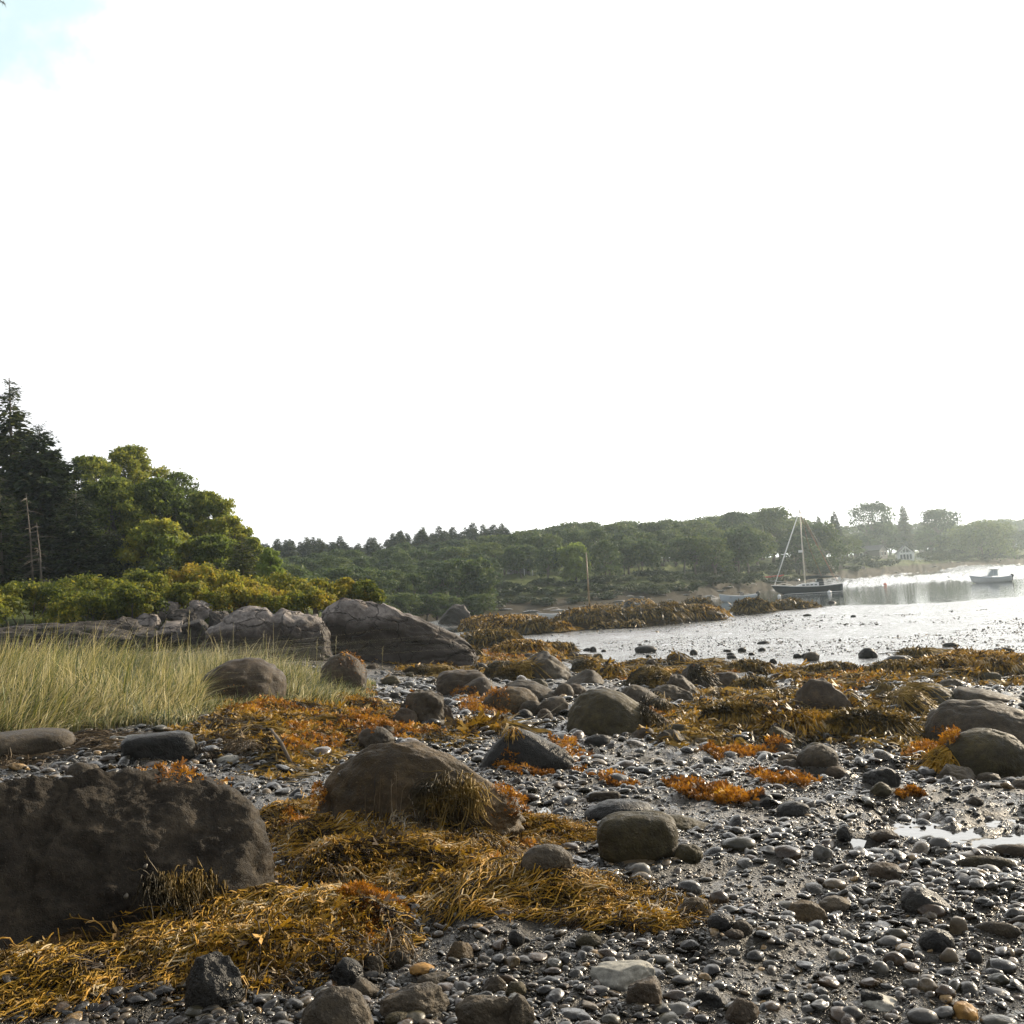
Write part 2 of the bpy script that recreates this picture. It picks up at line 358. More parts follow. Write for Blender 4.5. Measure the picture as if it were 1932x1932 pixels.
def rockmat(name,c1,c2,c3,rough=(.45,.8),scale=3.0,bd=.035,cr=0.0,spk=.75,wv=0.0,spec=.22):
    m,t,b=newmat(name); p=coords(t,False)
    n1=noise(t,p,scale,6,.6); n2=noise(t,p,scale*6,5,.65); n3=noise(t,p,scale*28,3,.6)
    col=ramp(t,n1,[(.3,c1),(.55,c2),(.75,c3)])
    col=mixc(t,ramp(t,n2,[(.35,(0,0,0)),(.7,(1,1,1))]),mixc(t,.55,col,(0,0,0)),col)
    sp=ramp(t,n3,[(.62,(0,0,0)),(.72,(1,1,1))]); col=mixc(t,mth(t,'MULTIPLY',sp,spk*.5),col,tuple(min(1,v*2.6+.03) for v in c2))
    hs=mth(t,'ADD',mth(t,'ADD',mth(t,'MULTIPLY',n1,.9),mth(t,'MULTIPLY',n2,.5)),mth(t,'MULTIPLY',n3,.30))
    if cr>0:
        v=N(t,'ShaderNodeTexVoronoi',feature='DISTANCE_TO_EDGE',i_Scale=scale*.8); mp=N(t,'ShaderNodeMapping'); mp.inputs['Scale'].default_value=(1,1,1.9); mp.inputs['Rotation'].default_value=(.25,.3,.2)
        w=N(t,'ShaderNodeTexNoise',i_Scale=scale*1.2,i_Detail=4.0); lk(t,p,w.inputs['Vector'])
        ad=N(t,'ShaderNodeVectorMath',operation='MULTIPLY_ADD'); lk(t,w.outputs['Color'],ad.inputs[0]); ad.inputs[1].default_value=(.5/scale*2,)*3; lk(t,p,ad.inputs[2])
        lk(t,ad.outputs[0],mp.inputs[0]); lk(t,mp.outputs[0],v.inputs['Vector'])
        e=mr(t,v.outputs['Distance'],0,.035); col=mixc(t,mth(t,'MULTIPLY',mth(t,'SUBTRACT',1,e),.5),col,(.012,.010,.009)); hs=mth(t,'ADD',hs,mth(t,'MULTIPLY',e,cr))
    lk(t,col,b.inputs['Base Color']); lk(t,bump(t,hs,.9,bd),b.inputs['Normal'])
    lk(t,mr(t,n2,.3,.7,rough[0],rough[1]),b.inputs['Roughness']); b.inputs['Specular IOR Level'].default_value=spec
    return m,t,b,col
M={}
M['gray']=rockmat('grey_stone',(.040,.032,.021),(.090,.071,.047),(.155,.122,.080))[0]
M['brown']=rockmat('brown_stone',(.042,.031,.021),(.092,.068,.044),(.16,.118,.074))[0]
M['dark']=rockmat('dark_stone',(.012,.012,.011),(.028,.026,.022),(.05,.045,.036),rough=(.3,.6))[0]
M['olive']=rockmat('olive_stone',(.036,.030,.014),(.075,.060,.028),(.12,.095,.042))[0]
M['knob']=rockmat('barnacled_stone',(.020,.016,.012),(.052,.042,.030),(.12,.095,.066),scale=6,bd=.03,rough=(.5,.85),spk=.8,spec=.15)[0]
M['tan']=rockmat('tan_stone',(.050,.035,.018),(.12,.084,.043),(.23,.16,.083),bd=.045)[0]
M['yellow']=rockmat('ochre_stone',(.22,.12,.03),(.38,.21,.06),(.5,.3,.1),bd=.004,scale=6)[0]
M['pale']=rockmat('pale_stone',(.25,.24,.2),(.4,.38,.32),(.5,.48,.42),bd=.004,scale=6)[0]
m,t,b,col=rockmat('shaded_bedrock',(.04,.034,.029),(.085,.073,.064),(.15,.132,.118),scale=1.3,bd=.09,cr=.9,spk=.4); M['bedrock']=m  # darker copy of the granite, with the ledge's shade put into its colour
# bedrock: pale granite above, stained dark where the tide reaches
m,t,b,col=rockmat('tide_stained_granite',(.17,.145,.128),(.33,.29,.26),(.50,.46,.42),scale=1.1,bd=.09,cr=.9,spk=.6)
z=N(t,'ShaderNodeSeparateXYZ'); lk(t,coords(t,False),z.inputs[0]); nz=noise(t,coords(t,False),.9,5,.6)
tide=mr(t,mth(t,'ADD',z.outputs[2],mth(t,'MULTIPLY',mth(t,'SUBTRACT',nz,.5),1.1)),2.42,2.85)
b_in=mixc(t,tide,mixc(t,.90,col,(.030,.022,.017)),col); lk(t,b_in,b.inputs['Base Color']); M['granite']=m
def weedmat(name,stops,rough=.52,tl=.25,src='rnd'):
    m,t,b=newmat(name); a=attr(t,'rnd'); p=coords(t,False); n=noise(t,p,3.4,4)
    v=mth(t,'ADD',mth(t,'MULTIPLY',a,.72),mth(t,'MULTIPLY',mth(t,'SUBTRACT',n,.5),1.7)); v=mth(t,'ADD',v,.13)
    c=ramp(t,v,stops); lk(t,c,b.inputs['Base Color']); b.inputs['Roughness'].default_value=rough; b.inputs['Specular IOR Level'].default_value=.32
    tr=N(t,'ShaderNodeBsdfTranslucent'); lk(t,c,tr.inputs[0]); mxs=N(t,'ShaderNodeMixShader'); mxs.inputs[0].default_value=tl
    lk(t,b.outputs[0],mxs.inputs[1]); lk(t,tr.outputs[0],mxs.inputs[2]); lk(t,mxs.outputs[0],t.nodes['Material Output'].inputs[0]); return m
M['weed']=weedmat('knotted_rockweed',[(0,(.014,.008,.004)),(.28,(.055,.030,.007)),(.44,(.18,.105,.014)),(.61,(.38,.225,.02)),(.8,(.50,.26,.02)),(.93,(.60,.48,.28))])
M['weedolive']=weedmat('olive_rockweed',[(0,(.018,.013,.005)),(.3,(.045,.032,.009)),(.5,(.11,.072,.016)),(.72,(.24,.15,.024)),(1,(.40,.27,.07))])
M['weeddry']=weedmat('drying_rockweed',[(0,(.012,.009,.006)),(.35,(.05,.033,.015)),(.6,(.11,.075,.035)),(.85,(.24,.18,.11)),(1,(.42,.36,.28))])
M['wrack']=weedmat('orange_wrack',[(0,(.03,.012,.005)),(.3,(.10,.040,.007)),(.55,(.28,.11,.010)),(.8,(.46,.20,.015)),(1,(.58,.32,.03))],tl=.3)
M['kelprock']=None
m,t,b=newmat('weed_covered_rock'); p=coords(t,False); mp=N(t,'ShaderNodeMapping'); mp.inputs['Scale'].default_value=(1,1,3.2); lk(t,p,mp.inputs[0])
n1=noise(t,mp.outputs[0],2.2,6,.7,.6); n2=noise(t,mp.outputs[0],9,5,.7,.5)
lk(t,ramp(t,mth(t,'ADD',mth(t,'MULTIPLY',n1,.6),mth(t,'MULTIPLY',n2,.4)),[(.3,(.018,.011,.005)),(.5,(.07,.042,.012)),(.62,(.15,.092,.022)),(.75,(.23,.14,.035))]),b.inputs['Base Color'])
lk(t,bump(t,mth(t,'ADD',n1,mth(t,'MULTIPLY',n2,.6)),1,.12),b.inputs['Normal']); b.inputs['Roughness'].default_value=.6; M['kelprock']=m
def leafmat(name,stops,tl=.35,scale=.25,rough=.6):
    m,t,b=newmat(name); a=attr(t,'rnd'); n=noise(t,coords(t,False),scale,4)
    v=mth(t,'ADD',mth(t,'MULTIPLY',a,.6),mth(t,'MULTIPLY',mth(t,'ADD',mth(t,'MULTIPLY',mth(t,'SUBTRACT',n,.5),1.6),.5),.40)); v=mth(t,'ADD',v,mth(t,'MULTIPLY',mth(t,'SUBTRACT',objrand(t),.5),.35))
    c=ramp(t,v,stops); lk(t,c,b.inputs['Base Color']); b.inputs['Roughness'].default_value=rough; b.inputs['Specular IOR Level'].default_value=.25
    tr=N(t,'ShaderNodeBsdfTranslucent'); lk(t,c,tr.inputs[0]); mxs=N(t,'ShaderNodeMixShader'); mxs.inputs[0].default_value=tl
    lk(t,b.outputs[0],mxs.inputs[1]); lk(t,tr.outputs[0],mxs.inputs[2]); lk(t,mxs.outputs[0],t.nodes['Material Output'].inputs[0]); return m
M['leaf']=leafmat('broad_leaves',[(.15,(.055,.08,.018)),(.4,(.115,.155,.028)),(.65,(.23,.25,.04)),(1,(.40,.34,.04))],tl=.6)
M['leaffar']=leafmat('far_leaves',[(.2,(.028,.050,.020)),(.5,(.065,.10,.028)),(.8,(.13,.165,.042))],scale=.06,tl=.4)
M['leafbright']=leafmat('bright_leaves',[(.2,(.09,.13,.03)),(.5,(.16,.22,.045)),(.9,(.25,.31,.06))],tl=.45)
M['needle']=leafmat('spruce_needles',[(.2,(.017,.029,.011)),(.5,(.045,.064,.02)),(.9,(.12,.13,.032))],tl=.25)
M['sapling']=leafmat('sapling_needles',[(.2,(.03,.05,.022)),(.6,(.055,.08,.03)),(1,(.09,.11,.04))],tl=.2)
M['shrub']=leafmat('bayberry_leaves',[(.15,(.06,.085,.016)),(.42,(.17,.19,.026)),(.65,(.33,.28,.032)),(.9,(.40,.25,.035))],tl=.55,scale=.35)
M['shrubdark']=leafmat('far_shrub_leaves',[(.2,(.02,.032,.012)),(.6,(.04,.058,.018)),(.9,(.07,.085,.028))],tl=.25)
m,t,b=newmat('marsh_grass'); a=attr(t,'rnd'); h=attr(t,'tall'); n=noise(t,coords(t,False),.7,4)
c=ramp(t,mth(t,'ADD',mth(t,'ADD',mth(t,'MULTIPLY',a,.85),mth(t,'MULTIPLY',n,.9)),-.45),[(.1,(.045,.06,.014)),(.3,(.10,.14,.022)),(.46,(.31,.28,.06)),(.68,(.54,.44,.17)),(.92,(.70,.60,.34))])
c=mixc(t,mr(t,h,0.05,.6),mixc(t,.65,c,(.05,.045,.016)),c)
lk(t,c,b.inputs['Base Color']); b.inputs['Roughness'].default_value=.5
tr=N(t,'ShaderNodeBsdfTranslucent'); lk(t,c,tr.inputs[0]); mxs=N(t,'ShaderNodeMixShader'); mxs.inputs[0].default_value=.3
lk(t,b.outputs[0],mxs.inputs[1]); lk(t,tr.outputs[0],mxs.inputs[2]); lk(t,mxs.outputs[0],t.nodes['Material Output'].inputs[0]); M['grass']=m
def plain(name,c,rough=.5,metal=0,n=.15,spec=.5):
    m,t,b=newmat(name); q=noise(t,coords(t,True),4,4); lk(t,mixc(t,mr(t,q,.3,.7,0,n),c,tuple(v*.55 for v in c)),b.inputs['Base Color'])
    b.inputs['Roughness'].default_value=rough; b.inputs['Metallic'].default_value=metal; b.inputs['Specular IOR Level'].default_value=spec; return m
M['bark']=plain('bark',(.12,.10,.082),.9,n=.6); M['barkpale']=plain('pale_bark',(.13,.115,.095),.9,n=.5)
M['white']=plain('white_paint',(.87,.87,.86),.3); M['navy']=plain('dark_hull_paint',(.016,.024,.035),.25); M['bluehull']=plain('pale_blue_hull',(.6,.66,.72),.3)
M['mast']=plain('cream_mast_paint',(.6,.56,.48),.4); M['wood']=plain('varnished_spar',(.24,.17,.09),.5); M['canvas']=plain('dark_canvas',(.02,.03,.035),.8)
M['steel']=plain('stainless_rail',(.5,.5,.5),.3,1); M['wire']=plain('rigging_wire',(.12,.11,.10),.5); M['rust']=plain('tanned_rope',(.25,.12,.07),.8)
M['glass']=plain('tinted_glass',(.03,.04,.05),.05,n=0); M['orange']=plain('orange_buoy',(.7,.16,.08),.45); M['red']=plain('red_plastic',(.55,.05,.03),.4)
M['black']=plain('black_plastic',(.02,.02,.02),.4); M['shingle']=plain('weathered_shingles',(.20,.19,.18),.85,n=.5); M['roof']=plain('dark_roof',(.07,.07,.075),.8)
M['wall']=plain('pale_fieldstone',(.36,.34,.31),.9,n=.5); M['snail']=plain('periwinkle_shell',(.10,.085,.06),.35,n=.5)
M['deadwood']=plain('silvered_driftwood',(.10,.075,.05),.85,n=.6)
# pebbles: one colour per stone, wet film
m,t,b=newmat('wet_pebbles'); a=attr(t,'rnd'); p=coords(t,False); n=noise(t,p,38,3,.6)
c=ramp(t,a,[(0,(.010,.009,.007)),(.25,(.024,.021,.014)),(.45,(.045,.037,.021)),(.6,(.034,.031,.025)),(.76,(.085,.060,.030)),(.87,(.045,.025,.014)),(.95,(.17,.135,.09)),(.99,(.36,.23,.09))])
c=mixc(t,mr(t,n,.35,.7,.7,.05),c,(.01,.009,.006)); lk(t,c,b.inputs['Base Color']); lk(t,mr(t,n,.3,.7,.10,.42),b.inputs['Roughness']); lk(t,bump(t,n,.8,.006),b.inputs['Normal']); M['pebble']=m
COBT={'near-black':((.010,.009,.007),(.026,.022,.016)),'olive':((.026,.024,.012),(.056,.048,.024)),'slate-grey':((.030,.028,.023),(.060,.055,.045)),'brown':((.042,.025,.012),(.085,.055,.028)),'tan':((.09,.066,.034),(.16,.12,.07)),'pale grey':((.09,.085,.07),(.16,.15,.125))}
for nm_,(ca_,cb_) in COBT.items():
    m,t,b=newmat('wet_cobble_'+nm_.replace(' ','_').replace('-','_')); p=coords(t,False); n=noise(t,p,30,4,.6); n0=noise(t,p,9,4,.6); n3=noise(t,p,90,3,.6)
    c=mixc(t,mr(t,n0,.35,.65),ca_,cb_); c=mixc(t,mr(t,n,.35,.7,.5,0),c,(.012,.010,.008)); c=mixc(t,mth(t,'MULTIPLY',ramp(t,n3,[(.64,(0,0,0)),(.7,(1,1,1))]),.35),c,(.2,.18,.14))
    lk(t,c,b.inputs['Base Color']); lk(t,mr(t,n0,.3,.7,.12,.48),b.inputs['Roughness']); lk(t,bump(t,mth(t,'ADD',n,n0),.7,.007),b.inputs['Normal']); M['cob '+nm_]=m
m,t,b=newmat('wet_cobble'); a=objrand(t); p=coords(t,False); n=noise(t,p,30,4,.6); n0=noise(t,p,7,3,.6)
c=ramp(t,a,[(0,(.011,.010,.008)),(.25,(.026,.022,.014)),(.5,(.046,.037,.020)),(.68,(.036,.033,.026)),(.82,(.075,.05,.024)),(.93,(.13,.10,.06)),(.985,(.2,.15,.09))])
c=mixc(t,mr(t,n,.35,.7,.55,0),c,(.012,.010,.008)); c=mixc(t,mr(t,n0,.5,.7,0,.5),c,(.05,.05,.02)); lk(t,c,b.inputs['Base Color']); lk(t,mr(t,n0,.3,.7,.12,.45),b.inputs['Roughness']); lk(t,bump(t,mth(t,'ADD',n,n0),.6,.006),b.inputs['Normal']); M['cobble']=m
# ------------------------------------------------------------------ pools, ground, water
POOLPX = [[(1640,1538),(1700,1528),(1800,1540),(1880,1545),(1990,1552),(2000,1585),(1900,1590),(1830,1580),(1760,1574),(1690,1562)],
          [(1550,1578),(1590,1574),(1630,1580),(1622,1592),(1575,1594)],
          [(992,1528),(1030,1522),(1056,1532),(1050,1546),(1010,1548)],
          [(1545,1452),(1600,1446),(1665,1440),(1690,1450),(1640,1462),(1570,1466)],
          [(1790,1280),(1880,1262),(1960,1270),(1950,1292),(1850,1290)],
          [(1420,1262),(1500,1268),(1570,1258),(1560,1275),(1450,1282)]]
POOLS=[]
for q in POOLPX:
    w = hit([p[0] for p in q],[p[1] for p in q]); POOLS.append((w[:,:2], float(w[:,2].min())-.01))
def GZ(x,y):
    x = np.atleast_1d(np.asarray(x,float)); y = np.atleast_1d(np.asarray(y,float)); z = Gn(x,y)+matH(x,y)
    for P,l in POOLS:
        m = inbox(P,x,y,.6)
        if m.any():
            s = polyd(P,x[m],y[m])+.10*vn(xy3(x[m],y[m],5)); w = sstep(-.35,.12,s)
            z[m] = z[m]*(1-w)+w*(l-.02+.05*fbm(xy3(x[m]*1,y[m]*1.8,4),3,4))
    return z
n_az=760
az = np.concatenate([np.linspace(-1.15,-.52,60)[:-1],np.linspace(-.52,.52,n_az),np.linspace(.52,1.15,60)[1:]])
dd = np.exp(np.concatenate([np.linspace(math.log(1.2),math.log(3.2),24)[:-1],np.linspace(math.log(3.2),math.log(40),520)[:-1],np.linspace(math.log(40),math.log(110),230)[:-1],np.linspace(math.log(110),math.log(500),80)[:-1],np.linspace(math.log(500),math.log(3200),20)]))
A_,D_ = np.meshgrid(az,dd); X=(np.sin(A_)*D_).ravel(); Y=(np.cos(A_)*D_).ravel(); Z=GZ(X,Y)
na,nd=len(az),len(dd); i=np.arange(nd-1)[:,None]*na; j=np.arange(na-1)[None]
F=np.stack([i+j,i+j+1,i+na+j+1,i+na+j],-1).reshape(-1,4)
dr=np.hypot(X,Y); pxa=np.interp(np.arctan2(X,Y),azof(np.linspace(-900,2900,60)),np.linspace(-900,2900,60))
mudflat = sstep(28,34,dr+2*fbm(xy3(X,Y,.25),2,5))*(1-sstep(.98,1.0,dr/dsh(pxa)))*sstep(880,1000,pxa+30*vn(xy3(X,Y,.1)))
land = np.maximum(sstep(1.12,1.2,dr/dsh(pxa)+.03*vn(xy3(X,Y,.05))), sstep(2.0,2.3,Z)*sstep(25,40,dr))
mudflat=mudflat*(1-land); weedg = np.zeros(len(X))
for k in MATS: weedg=np.maximum(weedg,matmask(X,Y,k))
GRW = hit([-120,-120,60,160,330,430,560,690,700],[1385,1390,1400,1385,1372,1350,1345,1330,1290])
grassg = np.zeros(len(X)); 
GRP = np.array(list(map(tuple,GRW[:,:2]))+[on(640,23)[:2].tolist(),on(-150,26)[:2].tolist()])
mm=inbox(GRP,X,Y,1); grassg[mm]=sstep(-.1,.4,polyd(GRP,X[mm],Y[mm]))
m,t,b=newmat('shore_ground'); p=coords(t,False)
n1=noise(t,p,1.4,6,.65); n2=noise(t,p,11,5,.7); n3=noise(t,p,55,3,.6)
mud=ramp(t,mth(t,'ADD',mth(t,'MULTIPLY',n1,.4),mth(t,'MULTIPLY',n2,.6)),[(.35,(.010,.008,.005)),(.5,(.028,.023,.014)),(.65,(.055,.044,.026))])
dry=mixc(t,n2,(.06,.058,.05),(.13,.12,.10))
mpf=N(t,'ShaderNodeMapping'); mpf.inputs['Scale'].default_value=(1,.30,1); lk(t,p,mpf.inputs[0]); fn0=noise(t,mpf.outputs[0],3.2,5,.8)
mud=mixc(t,attr(t,'weedg'),mud,mixc(t,n3,(.012,.008,.004),(.05,.03,.01)))
mud=mixc(t,attr(t,'grassg'),mud,mixc(t,n3,(.03,.022,.012),(.09,.065,.03)))
flat=mixc(t,ramp(t,fn0,[(.42,(0,0,0)),(.56,(1,1,1))]),(.012,.011,.010),(.085,.078,.066))
mud=mixc(t,attr(t,'mudflat'),mud,flat)
beach=mixc(t,n2,(.02,.017,.010),(.065,.05,.03))
lawn=mixc(t,ramp(t,noise(t,p,.12,5),[(.35,(0,0,0)),(.65,(1,1,1))]),(.045,.06,.018),(.10,.12,.035))
mud=mixc(t,attr(t,'shore'),mud,beach); mud=mixc(t,attr(t,'land'),mud,lawn)
lk(t,mud,b.inputs['Base Color'])
wet=mr(t,n1,.40,.62,.12,.55); rg=N(t,'ShaderNodeMix',data_type='FLOAT'); lk(t,attr(t,'mudflat'),rg.inputs[0]); lk(t,wet,rg.inputs[2]); lk(t,mr(t,n1,.35,.65,.10,.22),rg.inputs[3])
rg2=N(t,'ShaderNodeMix',data_type='FLOAT'); lk(t,mth(t,'MAXIMUM',attr(t,'land'),mth(t,'MAXIMUM',attr(t,'weedg'),attr(t,'shore'))),rg2.inputs[0]); lk(t,rg.outputs[0],rg2.inputs[2]); rg2.inputs[3].default_value=.85
lk(t,rg2.outputs[0],b.inputs['Roughness']); lk(t,mr(t,mth(t,'MAXIMUM',attr(t,'land'),mth(t,'MAXIMUM',attr(t,'weedg'),attr(t,'shore'))),0,1,.6,.08),b.inputs['Specular IOR Level'])
mpf=N(t,'ShaderNodeMapping'); mpf.inputs['Scale'].default_value=(1,.30,1); lk(t,p,mpf.inputs[0])
fn=mth(t,'ADD',noise(t,mpf.outputs[0],4.5,4,.75),mth(t,'MULTIPLY',noise(t,mpf.outputs[0],1.3,3,.6),1.2))
bn=bump(t,mth(t,'ADD',n2,mth(t,'MULTIPLY',n3,.9)),1.0,.05)
bf=bump(t,mth(t,'ADD',fn,fn0),1.0,.075); vm=N(t,'ShaderNodeMix',data_type='VECTOR'); lk(t,attr(t,'mudflat'),vm.inputs[0]); lk(t,bn,vm.inputs[4]); lk(t,bf,vm.inputs[5]); lk(t,vm.outputs[1],b.inputs['Normal'])
shore=sstep(.97,1.0,dr/dsh(pxa))*sstep(90,100,dr)
tag(link('ground',mesh('ground',np.stack([X,Y,Z],1),F,[m],True,{'mudflat':mudflat,'land':land,'weedg':weedg,'grassg':grassg,'shore':shore})),kind='structure')
# sea water in the channel
m,t,b=newmat('channel_water'); p=coords(t,False); mp=N(t,'ShaderNodeMapping'); mp.inputs['Scale'].default_value=(.35,1,1); lk(t,p,mp.inputs[0])
b.inputs['Base Color'].default_value=(.02,.03,.03,1); b.inputs['Roughness'].default_value=.05; b.inputs['Specular IOR Level'].default_value=.5; b.inputs['IOR'].default_value=1.33
lk(t,bump(t,mth(t,'ADD',noise(t,mp.outputs[0],1.2,4,.6),mth(t,'MULTIPLY',noise(t,p,.07,2),.8)),.3,.05),b.inputs['Normal'])
V=[];
tag(link('water',mesh('water',[[-80,84,0],[700,84,0],[900,900,0],[-80,300,0]],[[0,1,2,3]],[m])),kind='structure')
m2,t,b=newmat('still_pool_water'); b.inputs['Base Color'].default_value=(.03,.03,.028,1); b.inputs['Roughness'].default_value=.04; lk(t,bump(t,noise(t,coords(t,False),14,3),.12,.01),b.inputs['Normal'])
for P,l in POOLS:
    c=P.mean(0); V=[[*((P[i]-c)*1.12+c),l] for i in range(len(P))]+[[*c,l]]; n=len(P)
    tag(link('pool_water',mesh('pool_water',V,[[i,(i+1)%n,n] for i in range(n)],[m2])),kind='structure')

# ------------------------------------------------------------------ stones
def stone_bbox(x0,x1,top,bot,dep,under,prof):
    g = hit([(x0+x1)/2],[bot],GZ)[0]; d=math.hypot(g[0],g[1]); hx,hy=g[0]/d,g[1]/d
    a=(x1-x0)/2/FOC*d; bb=a*dep
    for _ in range(3): dc=d+bb*.85; a=(x1-x0)/2/FOC*dc; bb=a*dep
    cx,cy=hx*dc,hy*dc; gz=float(GZ(cx,cy)[0]); zt=at_d((x0+x1)/2,top,dc)[2]
    th=math.atan2(EYE-zt,dc) if EYE>zt else 0
    base=min(gz,g[2]+.02*a); h=max(zt-base,.12*a); s=h*math.cos(th)
    sv=math.sqrt(max(s*s-(bb*math.sin(th)*.8)**2,(.35*s)**2))/math.cos(th)
    return cx,cy,dc,a,bb,base,sv,(hx,hy)
def stone(x0,x1,top,bot,mat='gray',label=None,name='boulder',cat='boulder',group=None,seed=None,dep=.8,ang=0,prof=None,sub=4,rough=.10,under=.3,box=0.0,cr=0,knob=0,undercut=0,streak=0,reg=True,rot=0):
    seed = seed if seed is not None else int(x0*7+top*3)%9973
    cx,cy,dc,a,b,base,h,(hx,hy)=stone_bbox(x0,x1,top,bot,dep,under,prof)
    if rot: a=math.sqrt(max(a*a-(b*math.sin(rot))**2,.3*a*a))/math.cos(rot)
    V,F=ico(sub); V=V.copy(); rg=np.random.default_rng(seed); D=V.copy()
    if box>0:
        k=(np.abs(D)**(2+box*4)).sum(1)**(-1/(2+box*4)); V=D*k[:,None]
    for _ in range(ang):
        n=rg.normal(0,1,3); n[2]=abs(n[2])*.8; n/=np.linalg.norm(n); tt=rg.uniform(.55,.85); q=V@n-tt
        V=V-np.where(q>0,q*.93,0)[:,None]*n
    V=V/np.abs(V).max(0)
    V=V+D*(rough*fbm(V*1.3+seed%97,3,seed)+rough*.45*fbm(V*4.5+seed%31,4,seed+3)-.035*np.maximum(0,ridge(V*2.1+seed%13,3,seed+8)-.35))[:,None]
    if knob: V=V+D*(knob*(fbm(V*4.5,5,seed,.62)*.9+.22*ridge(V*22,3,seed+6)))[:,None]
    if cr:
        e,cid=cracks(np.stack([V[:,0]*cr,V[:,1]*cr,V[:,2]*cr*1.3],1)+.35*np.stack([fbm(V*3,2,seed+i) for i in range(3)],1),seed)
        V=V+D*(-.06*(1-sstep(0,.10,e))+.08*(cid-.5))[:,None]
    V[:,:2]/=np.abs(V[:,:2]).max(0)
    pr=None
    cz=h/(1+under)
    if prof is not None:
        pu=np.array([q[0] for q in prof]); pv=np.array([q[1] for q in prof])
        bins=np.clip(((V[:,0]+1)*20).astype(int),0,39); env=np.full(40,.02); np.maximum.at(env,bins,V[:,2]); env=np.max([np.roll(np.pad(env,3,'edge'),q)[3:-3] for q in (-2,-1,0,1,2)],0); env=np.convolve(np.pad(env,1,'edge'),np.ones(3)/3,'valid')
        r=np.interp(V[:,0],pu,pv)/np.interp(V[:,0],(np.arange(40)+.5)/20-1,np.maximum(env,.25)); r*=1-.2*sstep(.92,1.0,np.abs(V[:,0]))
        V[:,2]=np.where(V[:,2]>0,V[:,2]*np.minimum(r,2.5),V[:,2]); pr=(pu,pv); zc=base; c=h; cd=h*.5
    else:
        V[:,2]/=V[:,2].max(); c=cz; zc=base+h-c; cd=c
    if undercut:
        f=(V[:,1]<0)&(V[:,2]<.62); V[:,1]=np.where(f,V[:,1]*(1-undercut*sstep(.62,.2,V[:,2])),V[:,1])
    P=np.stack([V[:,0]*a,V[:,1]*b,np.where(V[:,2]>0,V[:,2]*c,V[:,2]*cd)],1)
    fx_,fy_=hx,hy; rx=hy*math.cos(rot)-hx*math.sin(rot); ry=-hx*math.cos(rot)-hy*math.sin(rot); hx,hy=-ry,rx   # local x runs across the view line, turned by rot
    loc=np.array([cx,cy,zc]); 
    me=mesh(name,np.stack([P[:,0]*rx+P[:,1]*hx,P[:,0]*ry+P[:,1]*hy,P[:,2]],1),F,[M[mat]])
    o=link(name,me,None,loc); tag(o,label,cat,group)
    if reg: ROCKS.append((cx,cy,rx,ry,a,b,c*.97,zc,pr))
    return o
def c1(a,b,c,d): return (638.9+a*.3307,638.9+b*.3307,1182+c*.3307,1182+d*.3307)
def c2(a,b,c,d): return (1277.8+a*.3386,1277.8+b*.3386,1182+c*.3386,1182+d*.3386)
def cC(a,b,c,d): return (447+a*.2976,447+b*.2976,1405.6+c*.2976,1405.6+d*.2976)
def cD(a,b,c,d): return (958.3+a*.2646,958.3+b*.2646,1469.5+c*.2646,1469.5+d*.2646)
def cE(a,b,c,d): return (1437.5+a*.256,1437.5+b*.256,1437.5+c*.256,1437.5+d*.256)
# the big ones, each with its own look
BIG_LEFT=stone(-150,480,1447,1762,'knob','massive dark knobbly barnacled boulder behind the front rockweed bank',seed=11,dep=.5,box=.5,sub=7,rough=.04,ang=2,knob=.035,rot=-.28,
      prof=[(-1,.5),(-.8,.97),(-.5,1),(-.1,1.02),(.2,.97),(.45,.92),(.6,.88),(.75,.82),(.88,.72),(.95,.58),(1,.4)])
WHALE=stone(590,985,1397,1545,'tan','long whaleback boulder, tan and smooth, sloping down to the pebbles on one side',seed=5,dep=.42,sub=6,rough=.08,rot=.42,
      prof=[(-1,.40),(-.85,.66),(-.6,.86),(-.4,.97),(-.2,1),(0,.95),(.25,.82),(.5,.64),(.75,.42),(.92,.22),(1,.08)])
stone(235,362,1382,1440,'dark','black flat-topped boulder shaded on its face, in front of the marsh grass',dep=.55,box=.6,sub=5,rough=.04,under=.6)
stone(378,541,1241,1328,'brown','broad brownish boulder rising out of the marsh grass',sub=5,dep=.7,rough=.05)
F3D=math.hypot(ROCKS[-1][0],ROCKS[-1][1])
stone(606,694,1231,1310,'brown','tall brown boulder at the end of the marsh grass below the ledge',sub=5,rough=.06,under=.5)
stone(*c1(0,100,262,345),'brown','low stone against the foot of the tall brown boulder by the grass',name='stone',cat='stone')
stone(-40,128,1378,1420,'gray','flat grey slab at the front edge of the marsh grass',dep=.7,rough=.05,box=.3)
stone(*c1(960,1330,133,312),'gray','grey boulder with a dark peaked top, highest of the mid-beach group',sub=5,ang=3,seed=4,prof=[(-1,.2),(-.9,.55),(-.3,.72),(.05,1),(.3,.92),(.7,.6),(.95,.42),(1,.1)])
stone(*c1(840,1010,192,306),'olive','rounded mossy boulder leaning on the dark peaked one',sub=4)
stone(*c1(555,870,245,390),'brown','dark blocky boulder with a draped top beside the brown sloping one',sub=5,box=.3,seed=8)
stone(*c1(645,902,283,392),'brown','brown boulder sloping like a ramp in front of the dark blocky one',prof=[(-1,.05),(-.5,.45),(0,.8),(.4,1),(.8,.75),(1,.15)],sub=4)
stone(*c1(905,1268,296,420),'gray','long low grey boulder behind the smooth domed one',sub=5,rough=.05,prof=[(-1,.3),(-.7,.9),(-.3,1),(.2,.85),(.6,.5),(.9,.2),(1,.03)])
stone(*c1(820,1150,340,500),'tan','smooth domed tan boulder in the middle of the boulder field',sub=5,rough=.04,seed=3,dep=.7)
